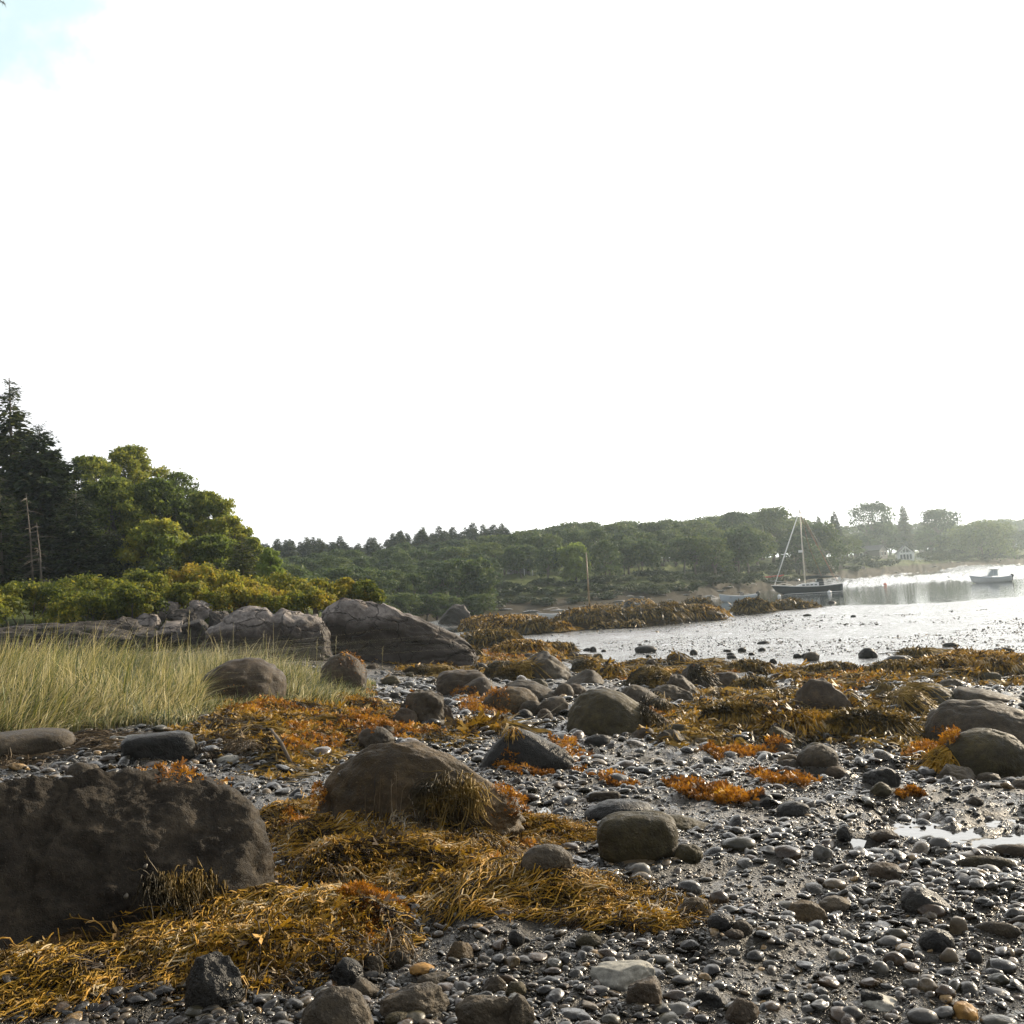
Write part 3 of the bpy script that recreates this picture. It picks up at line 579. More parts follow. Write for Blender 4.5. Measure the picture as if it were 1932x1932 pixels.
stone(*c1(1118,1350,400,505),'gray','grey wedge stone filling the gap beside the huge rounded boulder',sub=4,ang=2)
stone(*c1(1278,1522,242,342),'gray','pointed grey boulder with a pale facet behind the huge rounded one',sub=4,ang=4,prof=[(-1,.1),(-.6,.5),(.15,1),(.5,.9),(.9,.5),(1,.1)])
stone(*c1(1322,1480,186,264),'olive','weed-topped boulder at the edge of the mudflat, beside the peaked one')
stone(*c1(1478,1628,220,287),'gray','small rounded grey boulder next to the orange weed at the mud edge')
stone(*c1(1670,1885,218,347),'brown','brown boulder capped with green weed',sub=5)
stone(*c1(1225,1348,323,407),'gray','stubby grey stone between the pointed boulder and the long low one')
A12=stone(*c1(1296,1850,343,630),'olive','huge rounded grey-brown boulder in the centre of the beach',sub=6,seed=21,dep=.75,rough=.04,prof=[(-1,.3),(-.93,.6),(-.75,.92),(-.45,1),(-.1,.98),(.25,.84),(.6,.6),(.85,.38),(1,.08)])
stone(*c1(1588,1875,322,480),'gray','smooth sloping boulder directly behind the huge rounded one',sub=5,rough=.04,prof=[(-1,.5),(-.7,.9),(-.3,1),(.2,.8),(.7,.45),(1,.08)])
stone(*c1(1740,2020,330,440),'gray','grey slab with green weed on its upper edge',ang=3,sub=5)
stone(*c1(325,612,360,556),'gray','cracked grey angular boulder, larger of the pair in the orange weed',sub=5,ang=4,box=.4,cr=1.6)
stone(*c1(500,660,378,556),'brown','brown upright half of the split angular pair',sub=5,ang=3,box=.7,seed=2)
stone(*c1(293,452,462,562),'brown','small brown wedge leaning against the cracked grey boulder',ang=3)
A16=stone(*c1(800,1345,566,808),'dark','dark tilted slab with orange weed hanging on its high end',sub=5,dep=.45,seed=6,rough=.03,prof=[(-1,.1),(-.75,.5),(-.45,.86),(-.2,1),(.1,.86),(.5,.6),(.85,.36),(1,.12)])
stone(*c1(112,318,570,690),'gray','grey knoll of stone just behind the whaleback boulder',sub=5,rough=.07)
A19=stone(1131,1283,1532,1630,'olive','loaf-shaped olive-brown boulder standing alone on the pebbles',sub=5,box=.35,under=.75,rough=.035,seed=14,dep=.65)
stone(1104,1232,1508,1548,'dark','dark flat stone lying behind the loaf-shaped boulder',rough=.07,dep=.7)
stone(*c1(1415,1612,940,988),'gray','flat plank-like grey stone behind the loaf-shaped boulder',name='stone',cat='stone',dep=.35,box=.6)
stone(*c1(1128,1225,468,548),'brown','small brown stone draped in orange weed before the huge rounded boulder',name='stone',cat='stone')
stone(*c1(1012,1108,470,523),'dark','little dark stone below the smooth domed boulder',name='stone',cat='stone')
stone(*c1(378,555,213,288),'olive','weed-covered boulder below the granite ledge, larger of two touching')
stone(*c1(490,690,222,288),'olive','weed-covered boulder below the granite ledge, smaller of two touching')
stone(*c2(8,222,204,352),'gray','rounded boulder with a weedy crest at the near edge of the mudflat',sub=5,seed=9,prof=[(-1,.3),(-.7,.8),(-.3,1),(.2,.95),(.6,.65),(1,.1)])
stone(*c2(-60,142,252,402),'gray','sloping grey boulder in front of the one with the weedy crest',sub=5,prof=[(-1,.8),(-.6,1),(0,.85),(.6,.45),(1,.06)])
stone(*c2(200,347,252,327),'brown','low brown boulder beside the one with the weedy crest')
stone(*c2(103,285,378,436),'dark','dark wedge-shaped slab lying flat among the cobbles',name='slab',cat='stone',prof=[(-1,.3),(-.8,1),(0,.7),(1,.05)])
B5=stone(*c2(662,978,276,458),'brown','large purplish-brown boulder with a domed back, standing apart by the mudflat',sub=5,seed=31,ang=2,rough=.05,prof=[(-1,.3),(-.85,.65),(-.6,.92),(-.3,1),(.1,.96),(.5,.72),(.85,.42),(1,.1)])
stone(*c2(818,938,392,455),'brown','small stone leaning on the large purplish-brown boulder',name='stone',cat='stone')
stone(*c2(1190,1393,370,490),'gray','pointed grey boulder beside the orange weed bank',ang=3,sub=5)
B8=stone(*c2(1428,2180,388,660),'gray','biggest boulder of the shore, long and grey with two dark pits',sub=6,seed=17,dep=.6,rough=.035,prof=[(-1,.4),(-.95,.7),(-.8,.95),(-.6,1),(-.2,.95),(.2,.8),(.7,.5),(1,.1)])
B9=stone(*c2(1495,1940,566,845),'olive','great smooth dome of a boulder in front of the long grey one',sub=6,seed=18,dep=.75,rough=.03,under=.35)
stone(*c2(1538,1865,328,425),'gray','long grey boulder half hidden behind the biggest one',rough=.05,prof=[(-1,.5),(-.7,1),(0,.8),(.6,.4),(1,.05)])
stone(*c2(1210,1525,312,442),'olive','boulder wholly covered in dark weed behind the pointed grey one',sub=5)
stone(*c2(1503,1700,143,225),'gray','bare grey end of the weed-covered boulder on the mud edge')
stone(*c2(1463,1680,763,868),'gray','angular pale grey stone in front of the great dome',ang=4,sub=5,seed=77,prof=[(-1,.2),(-.5,1),(0,.85),(.6,.7),(.9,.45),(1,.1)])
stone(*c2(1670,1795,812,872),'gray','flat stone tucked beside the angular pale grey one',name='stone',cat='stone')
stone(*c2(678,893,655,780),'gray','hemispherical grey boulder on the wet shingle',sub=5,rough=.05)
stone(*c2(565,690,710,778),'tan','tan stone beside the hemispherical boulder, upper of two',name='stone',cat='stone')
stone(*c2(568,682,738,802),'gray','stone beside the hemispherical boulder, lower of two',name='stone',cat='stone')
stone(*c2(823,948,776,846),'brown','squat brown stone in front of the hemispherical boulder',name='stone',cat='stone')
stone(*c2(1038,1240,783,897),'dark','dark reddish split stone on the shiny mud',ang=4,sub=5,name='stone',cat='stone')
stone(*c2(1085,1195,866,958),'olive','upright rounded stone before the dark reddish split one',name='stone',cat='stone',under=.7)
stone(*c2(490,705,545,685),'olive','angular olive boulder at the foot of the weed bank',ang=4,sub=5,seed=12,prof=[(-1,.3),(-.8,.85),(-.5,1),(0,.8),(.6,.45),(1,.06)])
stone(*c2(562,738,973,1063),'dark','dark smooth stone with a sloping back, alone on wet mud',name='stone',cat='stone')
stone(*c2(408,538,928,1003),'dark','black blocky stone behind the orange weed patch',ang=3,box=.5,name='stone',cat='stone')
stone(*c2(1163,1285,160,196),'dark','low dark rock out on the mudflat beside a weed tuft',name='rock',cat='rock')
stone(*c2(1620,1705,948,998),'gray','small grey stone by the bright pool',name='stone',cat='stone')
stone(*c2(1108,1222,268,302),'gray','flat block of stone standing in the shiny pool strip',box=.6,name='stone',cat='stone')
stone(*c2(1415,1484,233,278),'gray','grey block of stone at the edge of the far weed bank',box=.6,name='stone',cat='stone')
stone(*c2(1465,1583,290,343),'gray','rounded grey stone between pool and weed behind the biggest boulder',name='stone',cat='stone')
stone(*c2(1868,1990,850,915),'gray','dark stone at the picture edge beside the great dome',name='stone',cat='stone')
# near stones at the bottom
stone(*cC(418,862,1523,1900),'gray','large grey rounded rock at the bottom edge, before the weed bank',sub=5,seed=3,rough=.06,dep=.7)
stone(*cC(908,1345,1512,1725),'gray','broad grey rock with a rough weedy end, beside the rounded one at the bottom edge',sub=5,seed=9,ang=2,dep=.6)
stone(*cC(1388,1895,1572,1830),'gray','flat-topped slab of grey rock at the bottom edge',sub=5,seed=19,ang=3,box=.5,dep=.55)
stone(*cC(713,908,1468,1605),'gray','four-sided grey stone wedged behind the bottom rounded rock',sub=4,ang=4,name='stone',cat='stone')
stone(*cC(600,803,1343,1535),'dark','dark shaded stone under the fringe of the front weed bank',sub=4,ang=2,name='stone',cat='stone')
stone(*cC(942,1108,1288,1420),'gray','triangular slate-grey stone below the orange weed tuft',ang=4,name='stone',cat='stone')
stone(*cC(808,930,1320,1455),'gray','upright grey stone beside the triangular slate-grey one',ang=3,name='stone',cat='stone')
stone(*cC(950,1112,1150,1330),'tan','pale upright rock face showing under the orange weed tuft',ang=3,box=.5,name='stone',cat='stone',dep=.6)
stone(*cC(1318,1500,1233,1362),'tan','angular tan stone below the middle weed bank',ang=4,name='stone',cat='stone')
stone(*cC(1093,1252,1380,1462),'yellow','ochre-yellow oval stone among the dark pebbles',name='stone',cat='stone',under=.5)
stone(*cC(1433,1592,1688,1800),'yellow','bright orange-yellow stone at the bottom edge',name='stone',cat='stone',under=.5,ang=1)
stone(*cC(943,1103,1688,1790),'olive','smooth egg-shaped olive stone at the bottom edge',name='stone',cat='stone',under=.6,rough=.03)
stone(*cC(1143,1365,1443,1560),'gray','grey stone with a pitted face above the broad rough rock',name='stone',cat='stone',ang=3)
stone(*cC(1548,1712,1463,1580),'gray','grey triangular stone behind the flat-topped slab',name='stone',cat='stone',ang=3)
stone(*cC(1703,1840,1498,1592),'olive','olive stone at the corner of the flat-topped slab',name='stone',cat='stone',ang=2)
stone(*cC(1722,1828,1168,1282),'dark','round black stone at the fringe of the middle weed bank',name='stone',cat='stone',under=.8,rough=.03)
stone(355,462,1796,1906,'dark','dark rock under the front weed bank with one pale sunlit face',sub=5,seed=44,ang=3,dep=.7)
stone(*cD(105,468,463,700),'gray','smooth oval grey boulder in front of the loaf-shaped one',seed=8,sub=5,rough=.03,under=.6,dep=.65)
stone(*cD(1188,1393,463,605),'olive','rounded grey-green stone touching the loaf-shaped boulder',name='stone',cat='stone',under=.5)
stone(*cD(1080,1490,243,385),'olive','long sloping stone behind the loaf-shaped boulder, pale lower edge',name='stone',cat='stone',sub=5,prof=[(-1,.4),(-.7,1),(-.2,.9),(.4,.45),(1,.04)])
stone(*cD(560,1062,1308,1500),'pale','pale slate slab with a layered broken edge on the near pebbles',name='slab',cat='stone',ang=5,box=.4,sub=5,dep=.6,seed=41)
stone(*cD(828,1100,1418,1600),'brown','brown cube-like stone leaning on the pale slate slab',name='stone',cat='stone',ang=2,box=.6,sub=5)
stone(*cD(1338,1585,1492,1630),'dark','black angular stone on the near pebbles, darker of two touching',name='stone',cat='stone',ang=4,seed=5)
stone(*cD(1543,1790,1552,1745),'brown','brown angular stone on the near pebbles, browner of two touching',name='stone',cat='stone',ang=4,seed=6)
stone(*cD(1428,1610,953,1090),'dark','round dark stone with a weed strand across its foot',name='stone',cat='stone',under=.6,rough=.03)
stone(*cD(1603,1748,1008,1112),'gray','grey stone beside the round dark one with the weed strand',name='stone',cat='stone')
stone(*cD(1548,1683,1073,1140),'brown','glossy wet brown pebble before the round dark stone',name='stone',cat='stone',rough=.02)
stone(*cD(1218,1455,843,1000),'tan','rough barnacled tan stone at the tip of the middle weed bank',name='stone',cat='stone',ang=3,knob=.05)
stone(*cD(780,1055,1238,1345),'dark','black wedge stone at the weed fringe behind the pale slate slab',name='stone',cat='stone',ang=4)
stone(*cD(490,668,1098,1215),'olive','oval olive stone poking through the middle weed bank',name='stone',cat='stone',under=.5,rough=.03)
stone(*cD(-20,198,1528,1790),'gray','cut-off grey rock beside the flat-topped slab at the bottom edge',name='stone',cat='stone',ang=3,sub=4)
stone(*cE(1033,1372,912,1110),'dark','long dark smooth stone, largest on the wet shingle plain',name='stone',cat='stone',sub=5,seed=2,rough=.04,prof=[(-1,.3),(-.8,.85),(-.4,1),(.1,.9),(.6,.6),(1,.1)])
stone(*cE(1178,1415,1226,1400),'dark','smooth black egg stone with a sunlit shoulder on the wet shingle',name='stone',cat='stone',sub=5,rough=.03,seed=23)
stone(*cE(788,1028,737,860),'brown','brown stone carrying a round snail-like knob on the wet shingle',name='stone',cat='stone',sub=4)
stone(*cE(1428,1585,1772,1895),'yellow','golden-brown block at the lower corner of the beach',name='stone',cat='stone',ang=3,box=.6)
stone(*cE(738,900,1678,1800),'dark','black cube-like stone before a pale slate, near the bottom edge',name='stone',cat='stone',ang=3,box=.6)
stone(*cE(1470,1845,693,800),'olive','long low bar-shaped stone on the wet shingle',name='stone',cat='stone',rough=.03,dep=.35)
stone(*cE(1713,1990,606,695),'brown','brown bar-shaped stone cut by the picture edge below the bright pool',name='stone',cat='stone',rough=.03,dep=.4)
stone(*cE(1590,1885,1178,1272),'gray','elongated light grey finger stone on the wet shingle',name='stone',cat='stone',rough=.02,dep=.3)
stone(*cE(183,478,1028,1190),'tan','rough light stone with a dark underside on the wet shingle',name='stone',cat='stone',ang=3,knob=.03)
stone(*cE(556,668,472,600),'dark','upright dark stone between two small bright puddles',name='stone',cat='stone',under=.7)
stone(*cE(815,1005,494,585),'brown','brown flat stone with a pink fleck below the upright dark one',name='stone',cat='stone')
stone(*cE(118,348,291,405),'dark','dark hump of stone with a steep side above the shingle plain',name='stone',cat='stone',rough=.04)
stone(*cE(430,655,988,1105),'gray','domed grey stone next to the rough light one with dark underside',name='stone',cat='stone')
stone(*cE(700,1025,1640,1830),'pale','pale flat slate under the black cube-like stone',name='slab',cat='stone',ang=4,dep=.7,prof=[(-1,.2),(-.6,.5),(0,.5),(1,.1)])

COBG='dark wet cobbles strewn over the shingle beach'
COB=[cD(840,1045,740,812),cD(865,1030,598,690),cD(870,1035,663,742),cD(1105,1272,1503,1575),cD(1210,1385,723,840),cD(1530,1772,408,512),cD(555,740,85,150),cD(1725,1895,103,197),
 cD(800,1052,563,628),cD(1440,1580,793,897),cD(340,560,1635,1725),cD(660,812,1678,1760),cE(580,742,1798,1905),cE(410,512,1713,1797),cE(1320,1452,1368,1477),cE(905,1062,1398,1500),
 cE(1235,1387,553,652),cE(920,1072,1223,1302),cE(720,962,1168,1232),cE(385,522,608,722),cE(450,622,858,942),cE(55,292,613,717),cE(1645,1862,1448,1562),cE(1680,1828,1558,1642),
 cE(1515,1622,1373,1482),cE(815,932,1468,1562),cE(1385,1512,1138,1272),cE(1160,1342,1048,1142),cE(1075,1290,1815,1935),cE(1630,1870,1865,1960),cE(680,800,1420,1500),cE(1040,1180,1590,1680),
 cE(1160,1290,1590,1700),cE(1270,1420,1640,1740),cC(230,330,1690,1760),cC(0,50,1680,1769),cD(1320,1440,1680,1748),cC(640,705,1805,1860)]
TN=list(COBT)
LMK=[(1207,1600,'the loaf-shaped boulder'),(1044,1640,'the oval grey boulder'),(1180,1850,'the pale slate slab'),(1340,1890,'the dark-and-brown stone pair'),(1745,1700,'the long dark smooth stone'),(1770,1775,'the black egg stone'),
 (1667,1645,'the brown stone with a snail-like knob'),(1850,1625,'the bar-shaped stone'),(1740,1580,'the bright pool'),(1830,1480,'the great dome boulder'),(1540,1440,'the hemispherical boulder'),(1660,1475,'the dark reddish split stone'),(1492,1515,'the black-grey hump stone'),
 (1350,1495,'the orange wrack patch'),(990,1420,'the dark tilted slab'),(1150,1380,'the huge rounded boulder'),(900,1480,'the whaleback boulder'),(640,1890,'the rounded bottom rock'),(780,1890,'the broad rough bottom rock'),(935,1890,'the flat-topped bottom slab'),
 (1000,1790,'the middle weed bank'),(1230,1760,'the tip of the middle weed bank'),(1520,1730,'the rough light stone'),(1570,1780,'the domed grey stone'),(1855,1745,'the pale finger stone'),(1820,1900,'the golden-brown block'),(1640,1890,'the black cube-like stone'),
 (1450,1850,'the pebbly plain below the weed tip'),(1530,1640,'the shingle above the rough light stone'),(1400,1600,'the long sloping stone'),(700,1830,'the weed fringe of the front bank'),(298,1440,'the black flat-topped boulder'),(150,1460,'the knobbly boulder'),(1560,1930,'the lowest shingle'),(860,1800,'the triangular slate-grey stone'),(1000,1540,'the small puddle by the whaleback tail'),(450,1480,'the sand pocket')]
USED={}
def coblabel(tn,shape,px,py):
    o=sorted(LMK,key=lambda l:math.hypot(l[0]-px,(l[1]-py)*1.6)); l=o[0]
    dx=px-l[0]; dy=(py-l[1])*1.6; rel='in front of' if dy>abs(dx)*.8 else 'behind' if dy<-abs(dx)*.8 else 'seaward of' if dx>0 else 'landward of'
    s='%s %s cobble %s %s'%(tn,shape,rel,l[2]); USED[s]=USED.get(s,0)+1
    if USED[s]==2: s=s.replace(shape,'smaller '+shape)
    elif USED[s]>2: s=s.replace(shape,'little '+shape)
    return s
for k,q in enumerate(COB):
    tn=TN[k*5%6]; stone(*q,mat='cob '+tn,label=coblabel(tn,['rounded','slightly angular','angular','blocky'][k%4],(q[0]+q[1])/2,q[3]),name='cobble',cat='cobble',group=COBG,sub=3,ang=k%4,rough=.07,seed=100+k,dep=.75)
XL=[(1150,1290,'the huge rounded boulder'),(955,1290,'the smooth domed tan boulder'),(1010,1240,'the dark peaked boulder'),(880,1290,'the dark blocky boulder'),(800,1350,'the split angular pair'),(650,1270,'the tall brown boulder by the grass'),(1290,1330,'the sloping boulder'),
 (1320,1260,'the boulder with the weedy crest'),(1400,1300,'the dark weed mound'),(1555,1300,'the purplish-brown boulder'),(1500,1360,'the tall hairy weed mound'),(1630,1360,'the wide olive weed mound'),(1715,1320,'the pointed grey boulder'),(1850,1330,'the biggest boulder'),(1830,1440,'the great dome'),
 (1480,1390,'the angular olive boulder'),(1540,1420,'the hemispherical boulder'),(1730,1280,'the far weed bank'),(1600,1255,'the mudflat line'),(1130,1235,'the islet-side mudflat'),(1000,1400,'the dark tilted slab'),(740,1420,'the whaleback boulder'),(780,1260,'the foot of the ledge')]
XU={}
r=np.random.default_rng(31); nx=0
while nx<64:
    px=r.uniform(700,1940); py=1240+190*r.random()**1.5; 
    if py>1330 and r.random()<.4: continue
    g=hit([px],[py],GZ)[0]
    if float(HF(np.array([g[0]]),np.array([g[1]]))[0])-g[2]>.05 or float(matmask(np.array([g[0]]),np.array([g[1]]),'right')[0])>.6: continue
    w_=r.uniform(9,26)*(.75+.5*(py-1240)/190); h_=w_*r.uniform(.75,1.15); mt_=['gray','brown','olive','dark'][int(r.integers(0,4))]
    l=min(XL,key=lambda l:math.hypot(l[0]-px,l[1]-py)); s_='%s %s stone %s %s'%({'gray':'grey','brown':'brown','olive':'olive','dark':'dark'}[mt_],'large' if w_>19 else 'small',('before' if py>l[1] else 'behind'),l[2]); XU[s_]=XU.get(s_,0)+1
    if XU[s_]>1: s_=s_.replace(' stone',', half-buried stone' if XU[s_]==2 else ', squat stone')
    stone(px-w_,px+w_,py-h_,py,mt_,s_,name='stone',cat='stone',group='middling stones of the boulder field',sub=4,ang=int(r.integers(0,4)),seed=900+nx,dep=r.uniform(.55,.9)); nx+=1
MU={}
# stones dotted on the open mudflat
for (x0,x1,tp,bt) in [c2(645,695,150,175),c2(690,748,148,173),c2(70,116,126,157),c2(335,386,117,140),c2(515,556,178,206),c2(275,330,158,178),c2(275,320,145,158),c2(395,432,144,158),c2(255,300,127,141),
      c1(1684,1816,108,150),c1(1430,1472,114,142),c1(1497,1528,130,144),c1(1780,1835,185,205),c1(1872,1932,155,178),c1(1750,1785,160,176),c1(1265,1310,88,100),(1548,1570,1134,1142),(1605,1615,1276/1.1,1164),
      (1780,1806,1212,1220),(1428,1452,1209,1215),(1430,1445,1222,1228),(1515,1531,1158,1162),(1888,1912,1222,1229),(1692,1720,1236,1246),(1340,1362,1255,1264),(1100,1118,1222,1228)]:
    s_=('small' if x1-x0<24 else 'low')+' dark stone on the shining mudflat '+min([(1030,'near the reef'),(1110,'below the lone mast'),(1190,'below the islet'),(1250,'beyond the weed-topped boulder'),(1330,'beyond the crested boulder'),(1400,'beyond the dark weed mound'),(1450,'this side of the haystack rock'),(1520,'below the yacht bow'),(1560,'below the yacht stern'),(1610,'beyond the purplish-brown boulder'),(1700,'beside the weed-topped rock'),(1790,'before the motorboat'),(1900,'at the glittering end')],key=lambda l:abs(l[0]-(x0+x1)/2))[1]; MU[s_]=MU.get(s_,0)+1
    if MU[s_]>1: s_=s_.replace(' dark',[' flat dark',' round dark',' farther dark',' lone dark'][(MU[s_]-2)%4])
    stone(x0,x1,tp,bt,mat='dark',label=s_,name='stone',cat='stone',group='stones dotted over the mudflat',sub=3,dep=.6)

# ------------------------------------------------------------------ shingle
rg=np.random.default_rng(7)
TPL={1:[],2:[],3:[]}
for k,lv in [(k,lv) for k in range(14) for lv in (1,2,3)]:
    V,F=ico(lv); r=np.random.default_rng(k+50); P=V*np.array([1,r.uniform(.5,.95),r.uniform(.22,.52)])
    for _ in range((k*3)%8):
        n=r.normal(0,1,3); n/=np.linalg.norm(n); tt=r.uniform(.35,.65); q=P@n-tt; P=P-np.where(q>0,q*.9,0)[:,None]*n
    P=P+V*(.09*fbm(V*1.4+k*3,3,k))[:,None]; TPL[lv].append(P)
F3=ico(3)[1]; V2n=len(ico(2)[0]); F2=ico(2)[1]; V1n=len(ico(1)[0]); F1=ico(1)[1]
def dens(x,y):
    """how much shingle lies where (world position)"""
    r=np.ones(len(x))
    for k in MATS: r*=1-sstep(.2,.6,matmask(x,y,k))
    m=inbox(GRP,x,y,1); g=np.zeros(len(x)); g[m]=sstep(-.1,.3,polyd(GRP,x[m],y[m])); r*=1-g
    d=np.hypot(x,y); px=np.interp(np.arctan2(x,y),azof(np.linspace(-900,2900,60)),np.linspace(-900,2900,60))
    sandy=sstep(8.4,7.6,d)*sstep(6.4,6.9,d)*sstep(760,640,px)*sstep(330,420,px)      # bare sand pocket by the whaleback
    r*=1-.93*sandy
    patch=sstep(-.55,.35,fbm(xy3(x,y,.9),3,77)); r*=.28+.72*patch
    for P,l in POOLS:
        m=inbox(P,x,y,.3); s=np.full(len(x),-1.0); s[m]=polyd(P,x[m],y[m]); r*=1-.6*sstep(0,.1,s)
    r*=sstep(33,24,d)
    return r
def scatter(n,d0,d1,size,seed,sig=.45,pxr=(-40,1975)):
    r=np.random.default_rng(seed); px=r.uniform(pxr[0],pxr[1],n*3); d=np.sqrt(r.uniform(d0*d0,d1*d1,n*3)); a=azof(px); x,y=np.sin(a)*d,np.cos(a)*d
    k=r.random(n*3)<dens(x,y); x,y,d=x[k][:n],y[k][:n],d[k][:n]; s=size*np.exp(r.normal(0,sig,len(x)))
    return x,y,d,s
sets=[scatter(13000,3.2,6.2,.0112,1,.6),scatter(15000,5.8,11,.0152,2,.6),scatter(9000,10,19,.027,3,.6),scatter(3500,18,31,.055,4),scatter(560,3.4,7,.036,5,.38),scatter(700,6,14,.050,6,.38),scatter(420,13,30,.11,8,.35),scatter(22000,3.2,7.5,.0075,9,.4),scatter(15000,6.5,14,.011,10,.4)]
r=np.random.default_rng(55); n=15000; px=r.uniform(930,1990,n); u=r.random(n); d=1/(1/29+(1/96-1/29)*u**.85); a=azof(px); qx,qy=np.sin(a)*d,np.cos(a)*d
k=(fbm(xy3(qx,qy,.12),3,6)+.5*fbm(xy3(qx,qy,.6),2,7)>-.1+.5*u)&(G0(qx,qy)>.05); sets.append((qx[k],qy[k],d[k],(d*.00062*np.exp(r.normal(0,.45,n)))[k]))
x,y,d,s=[np.concatenate([q[i] for q in sets]) for i in range(4)]
# keep stones off the boulders
zt=HF(x,y,.98); zg=GZ(x,y); ok=(zt-zg)<.02; x,y,d,s,zg=x[ok],y[ok],d[ok],s[ok],zg[ok]
s=np.minimum(s,np.clip(d*.0105,.045,.16)); app=s/d; order=np.argsort(-app); x,y,d,s,zg=[q[order] for q in (x,y,d,s,zg)]
NI=300-len(COB)
tmesh=[mesh('cobble',P,F3,[M['cobble']]) for P in TPL[3]]; cmesh={(k,tn):mesh('cobble',TPL[3][k],F3,[M['cob '+tn]]) for k in range(14) for tn in TN}
SHP=['rounded' if (k*3)%8<2 else 'flattish' if (k*3)%8<4 else 'slightly angular' if (k*3)%8<6 else 'angular' for k in range(14)]
def px_of(x,y,z):
    v=np.array([x,y,z-EYE]); w_=v@FW; return CX+FOC*(v@RT)/w_, CY-FOC*(v@UP)/w_
r=np.random.default_rng(99)
for i in range(NI):
    tn=TN[r.choice(6,p=[.28,.24,.2,.16,.07,.05])]; o=link('cobble',cmesh[(i%14,tn)]); qx,qy=px_of(x[i],y[i],zg[i]); tag(o,coblabel(tn,SHP[i%14],qx,qy),'cobble',COBG)
    o.location=(x[i],y[i],zg[i]+s[i]*.14); o.scale=(s[i],)*3; o.rotation_euler=(r.normal(0,.18),r.normal(0,.18),r.uniform(0,6.28))
x,y,d,s,zg=[q[NI:] for q in (x,y,d,s,zg)]
Vs=[];Fs=[];Rs=[];off=0; n=len(x); ap=s/d; tid=r.integers(0,14,n); rot=r.uniform(0,6.28,n); tx=r.normal(0,.22,n); ty=r.normal(0,.22,n); rr=r.random(n)
for lod,(lo,hi,nv,FF) in ((2,(.0030,9,V2n,F2)),(1,(0,.0030,V1n,F1))):
    for k in range(14):
        m=(ap>=lo)&(ap<hi)&(tid==k)
        if not m.any(): continue
        P=TPL[lod][k]; c,sn=np.cos(rot[m])[:,None],np.sin(rot[m])[:,None]; q=P[None]*s[m][:,None,None]
        X_=q[...,0]*c-q[...,1]*sn; Y_=q[...,0]*sn+q[...,1]*c; Z_=q[...,2]+X_*tx[m][:,None]+Y_*ty[m][:,None]
        V=np.stack([X_+x[m][:,None],Y_+y[m][:,None],Z_+(zg[m]+s[m]*.12)[:,None]],-1).reshape(-1,3); cnt=int(m.sum())
        Vs.append(V); Fs.append((FF[None]+(np.arange(cnt)*nv)[:,None,None]).reshape(-1,3)+off); off+=len(V); Rs.append(np.repeat(rr[m],nv))
tag(link('pebbles',mesh('pebbles',np.concatenate(Vs),np.concatenate(Fs),[M['pebble']],True,{'rnd':np.concatenate(Rs)})),'dark wet pebbles and shingle spread between the boulders','pebbles',kind='stuff')

# ------------------------------------------------------------------ seaweed
def inside(poly,n,seed):
    P=np.asarray(poly); r=np.random.default_rng(seed); o=[]
    while sum(map(len,o))<n:
        q=r.uniform(P.min(0),P.max(0),(n*3,2)); o.append(q[polyd(P,q[:,0],q[:,1])>0])
    return np.concatenate(o)[:n]
def flow(P,hf,seed,base,amp=1.3,k=1.0,gr=5.0,jit=.35):
    e=.06; gx=hf(P[:,0]+e,P[:,1])-hf(P[:,0]-e,P[:,1]); gy=hf(P[:,0],P[:,1]+e)-hf(P[:,0],P[:,1]-e)
    n=fbm(xy3(P[:,0],P[:,1],1.7*k),2,seed)*amp+base
    gx=gx*gr*1.7; gy=gy*gr*1.7; g=np.maximum(np.hypot(gx,gy),1); vx=np.cos(n)-gx*1.3/g; vy=np.sin(n)-gy*1.3/g
    return np.arctan2(vy,vx)+np.random.default_rng(seed).normal(0,jit,len(P))
def weedmat_obj(label,parts,name='rockweed',cat='seaweed',parent=None,mat='weed'):
    Vs=[];Fs=[];Rs=[];o=0
    for V,F,R in parts: Vs.append(V); Fs.append((np.concatenate([F[:,[0,1,2]],F[:,[0,2,3]]]) if F.shape[1]==4 else F)+o); Rs.append(R); o+=len(V)
    ob=link(name,mesh(name,np.concatenate(Vs),np.concatenate(Fs),[M[mat]],True,{'rnd':np.concatenate(Rs)}),parent)
    if parent is None: tag(ob,label,cat,kind='stuff')
    return ob
def mat_area(k,n,L,w,base,seed,lift=.011,seg=6,ribbon=False,branch=2,mat='weed',label='',amp=1.3):
    P=inside(MATW[k],n,seed); r=np.random.default_rng(seed+1)
    clm={'front':.05,'middle':.03}.get(k,.06); P=P[(HF(P[:,0],P[:,1])-GZ(P[:,0],P[:,1]))<clm]; n=len(P); L=L*np.ones(n)
    D=flow(P,GZ,seed,base,amp); return weedmat_obj(label,[strands(P,D,L*np.exp(r.normal(0,.3,n)),w*np.exp(r.normal(0,.2,n)),lambda x,y:np.minimum(HF(x,y),GZ(x,y)+clm),seg,lift,seed,ribbon,.5,branch)],mat=mat)
mat_area('front',10500,.135,.0078,2.9,31,label='thick golden rockweed bank combed sideways in front of the knobbly boulder')
mat_area('middle',11500,.155,.0075,-.25,32,label='tangled brown and golden rockweed bank between the whaleback and the near pebbles',lift=.014)
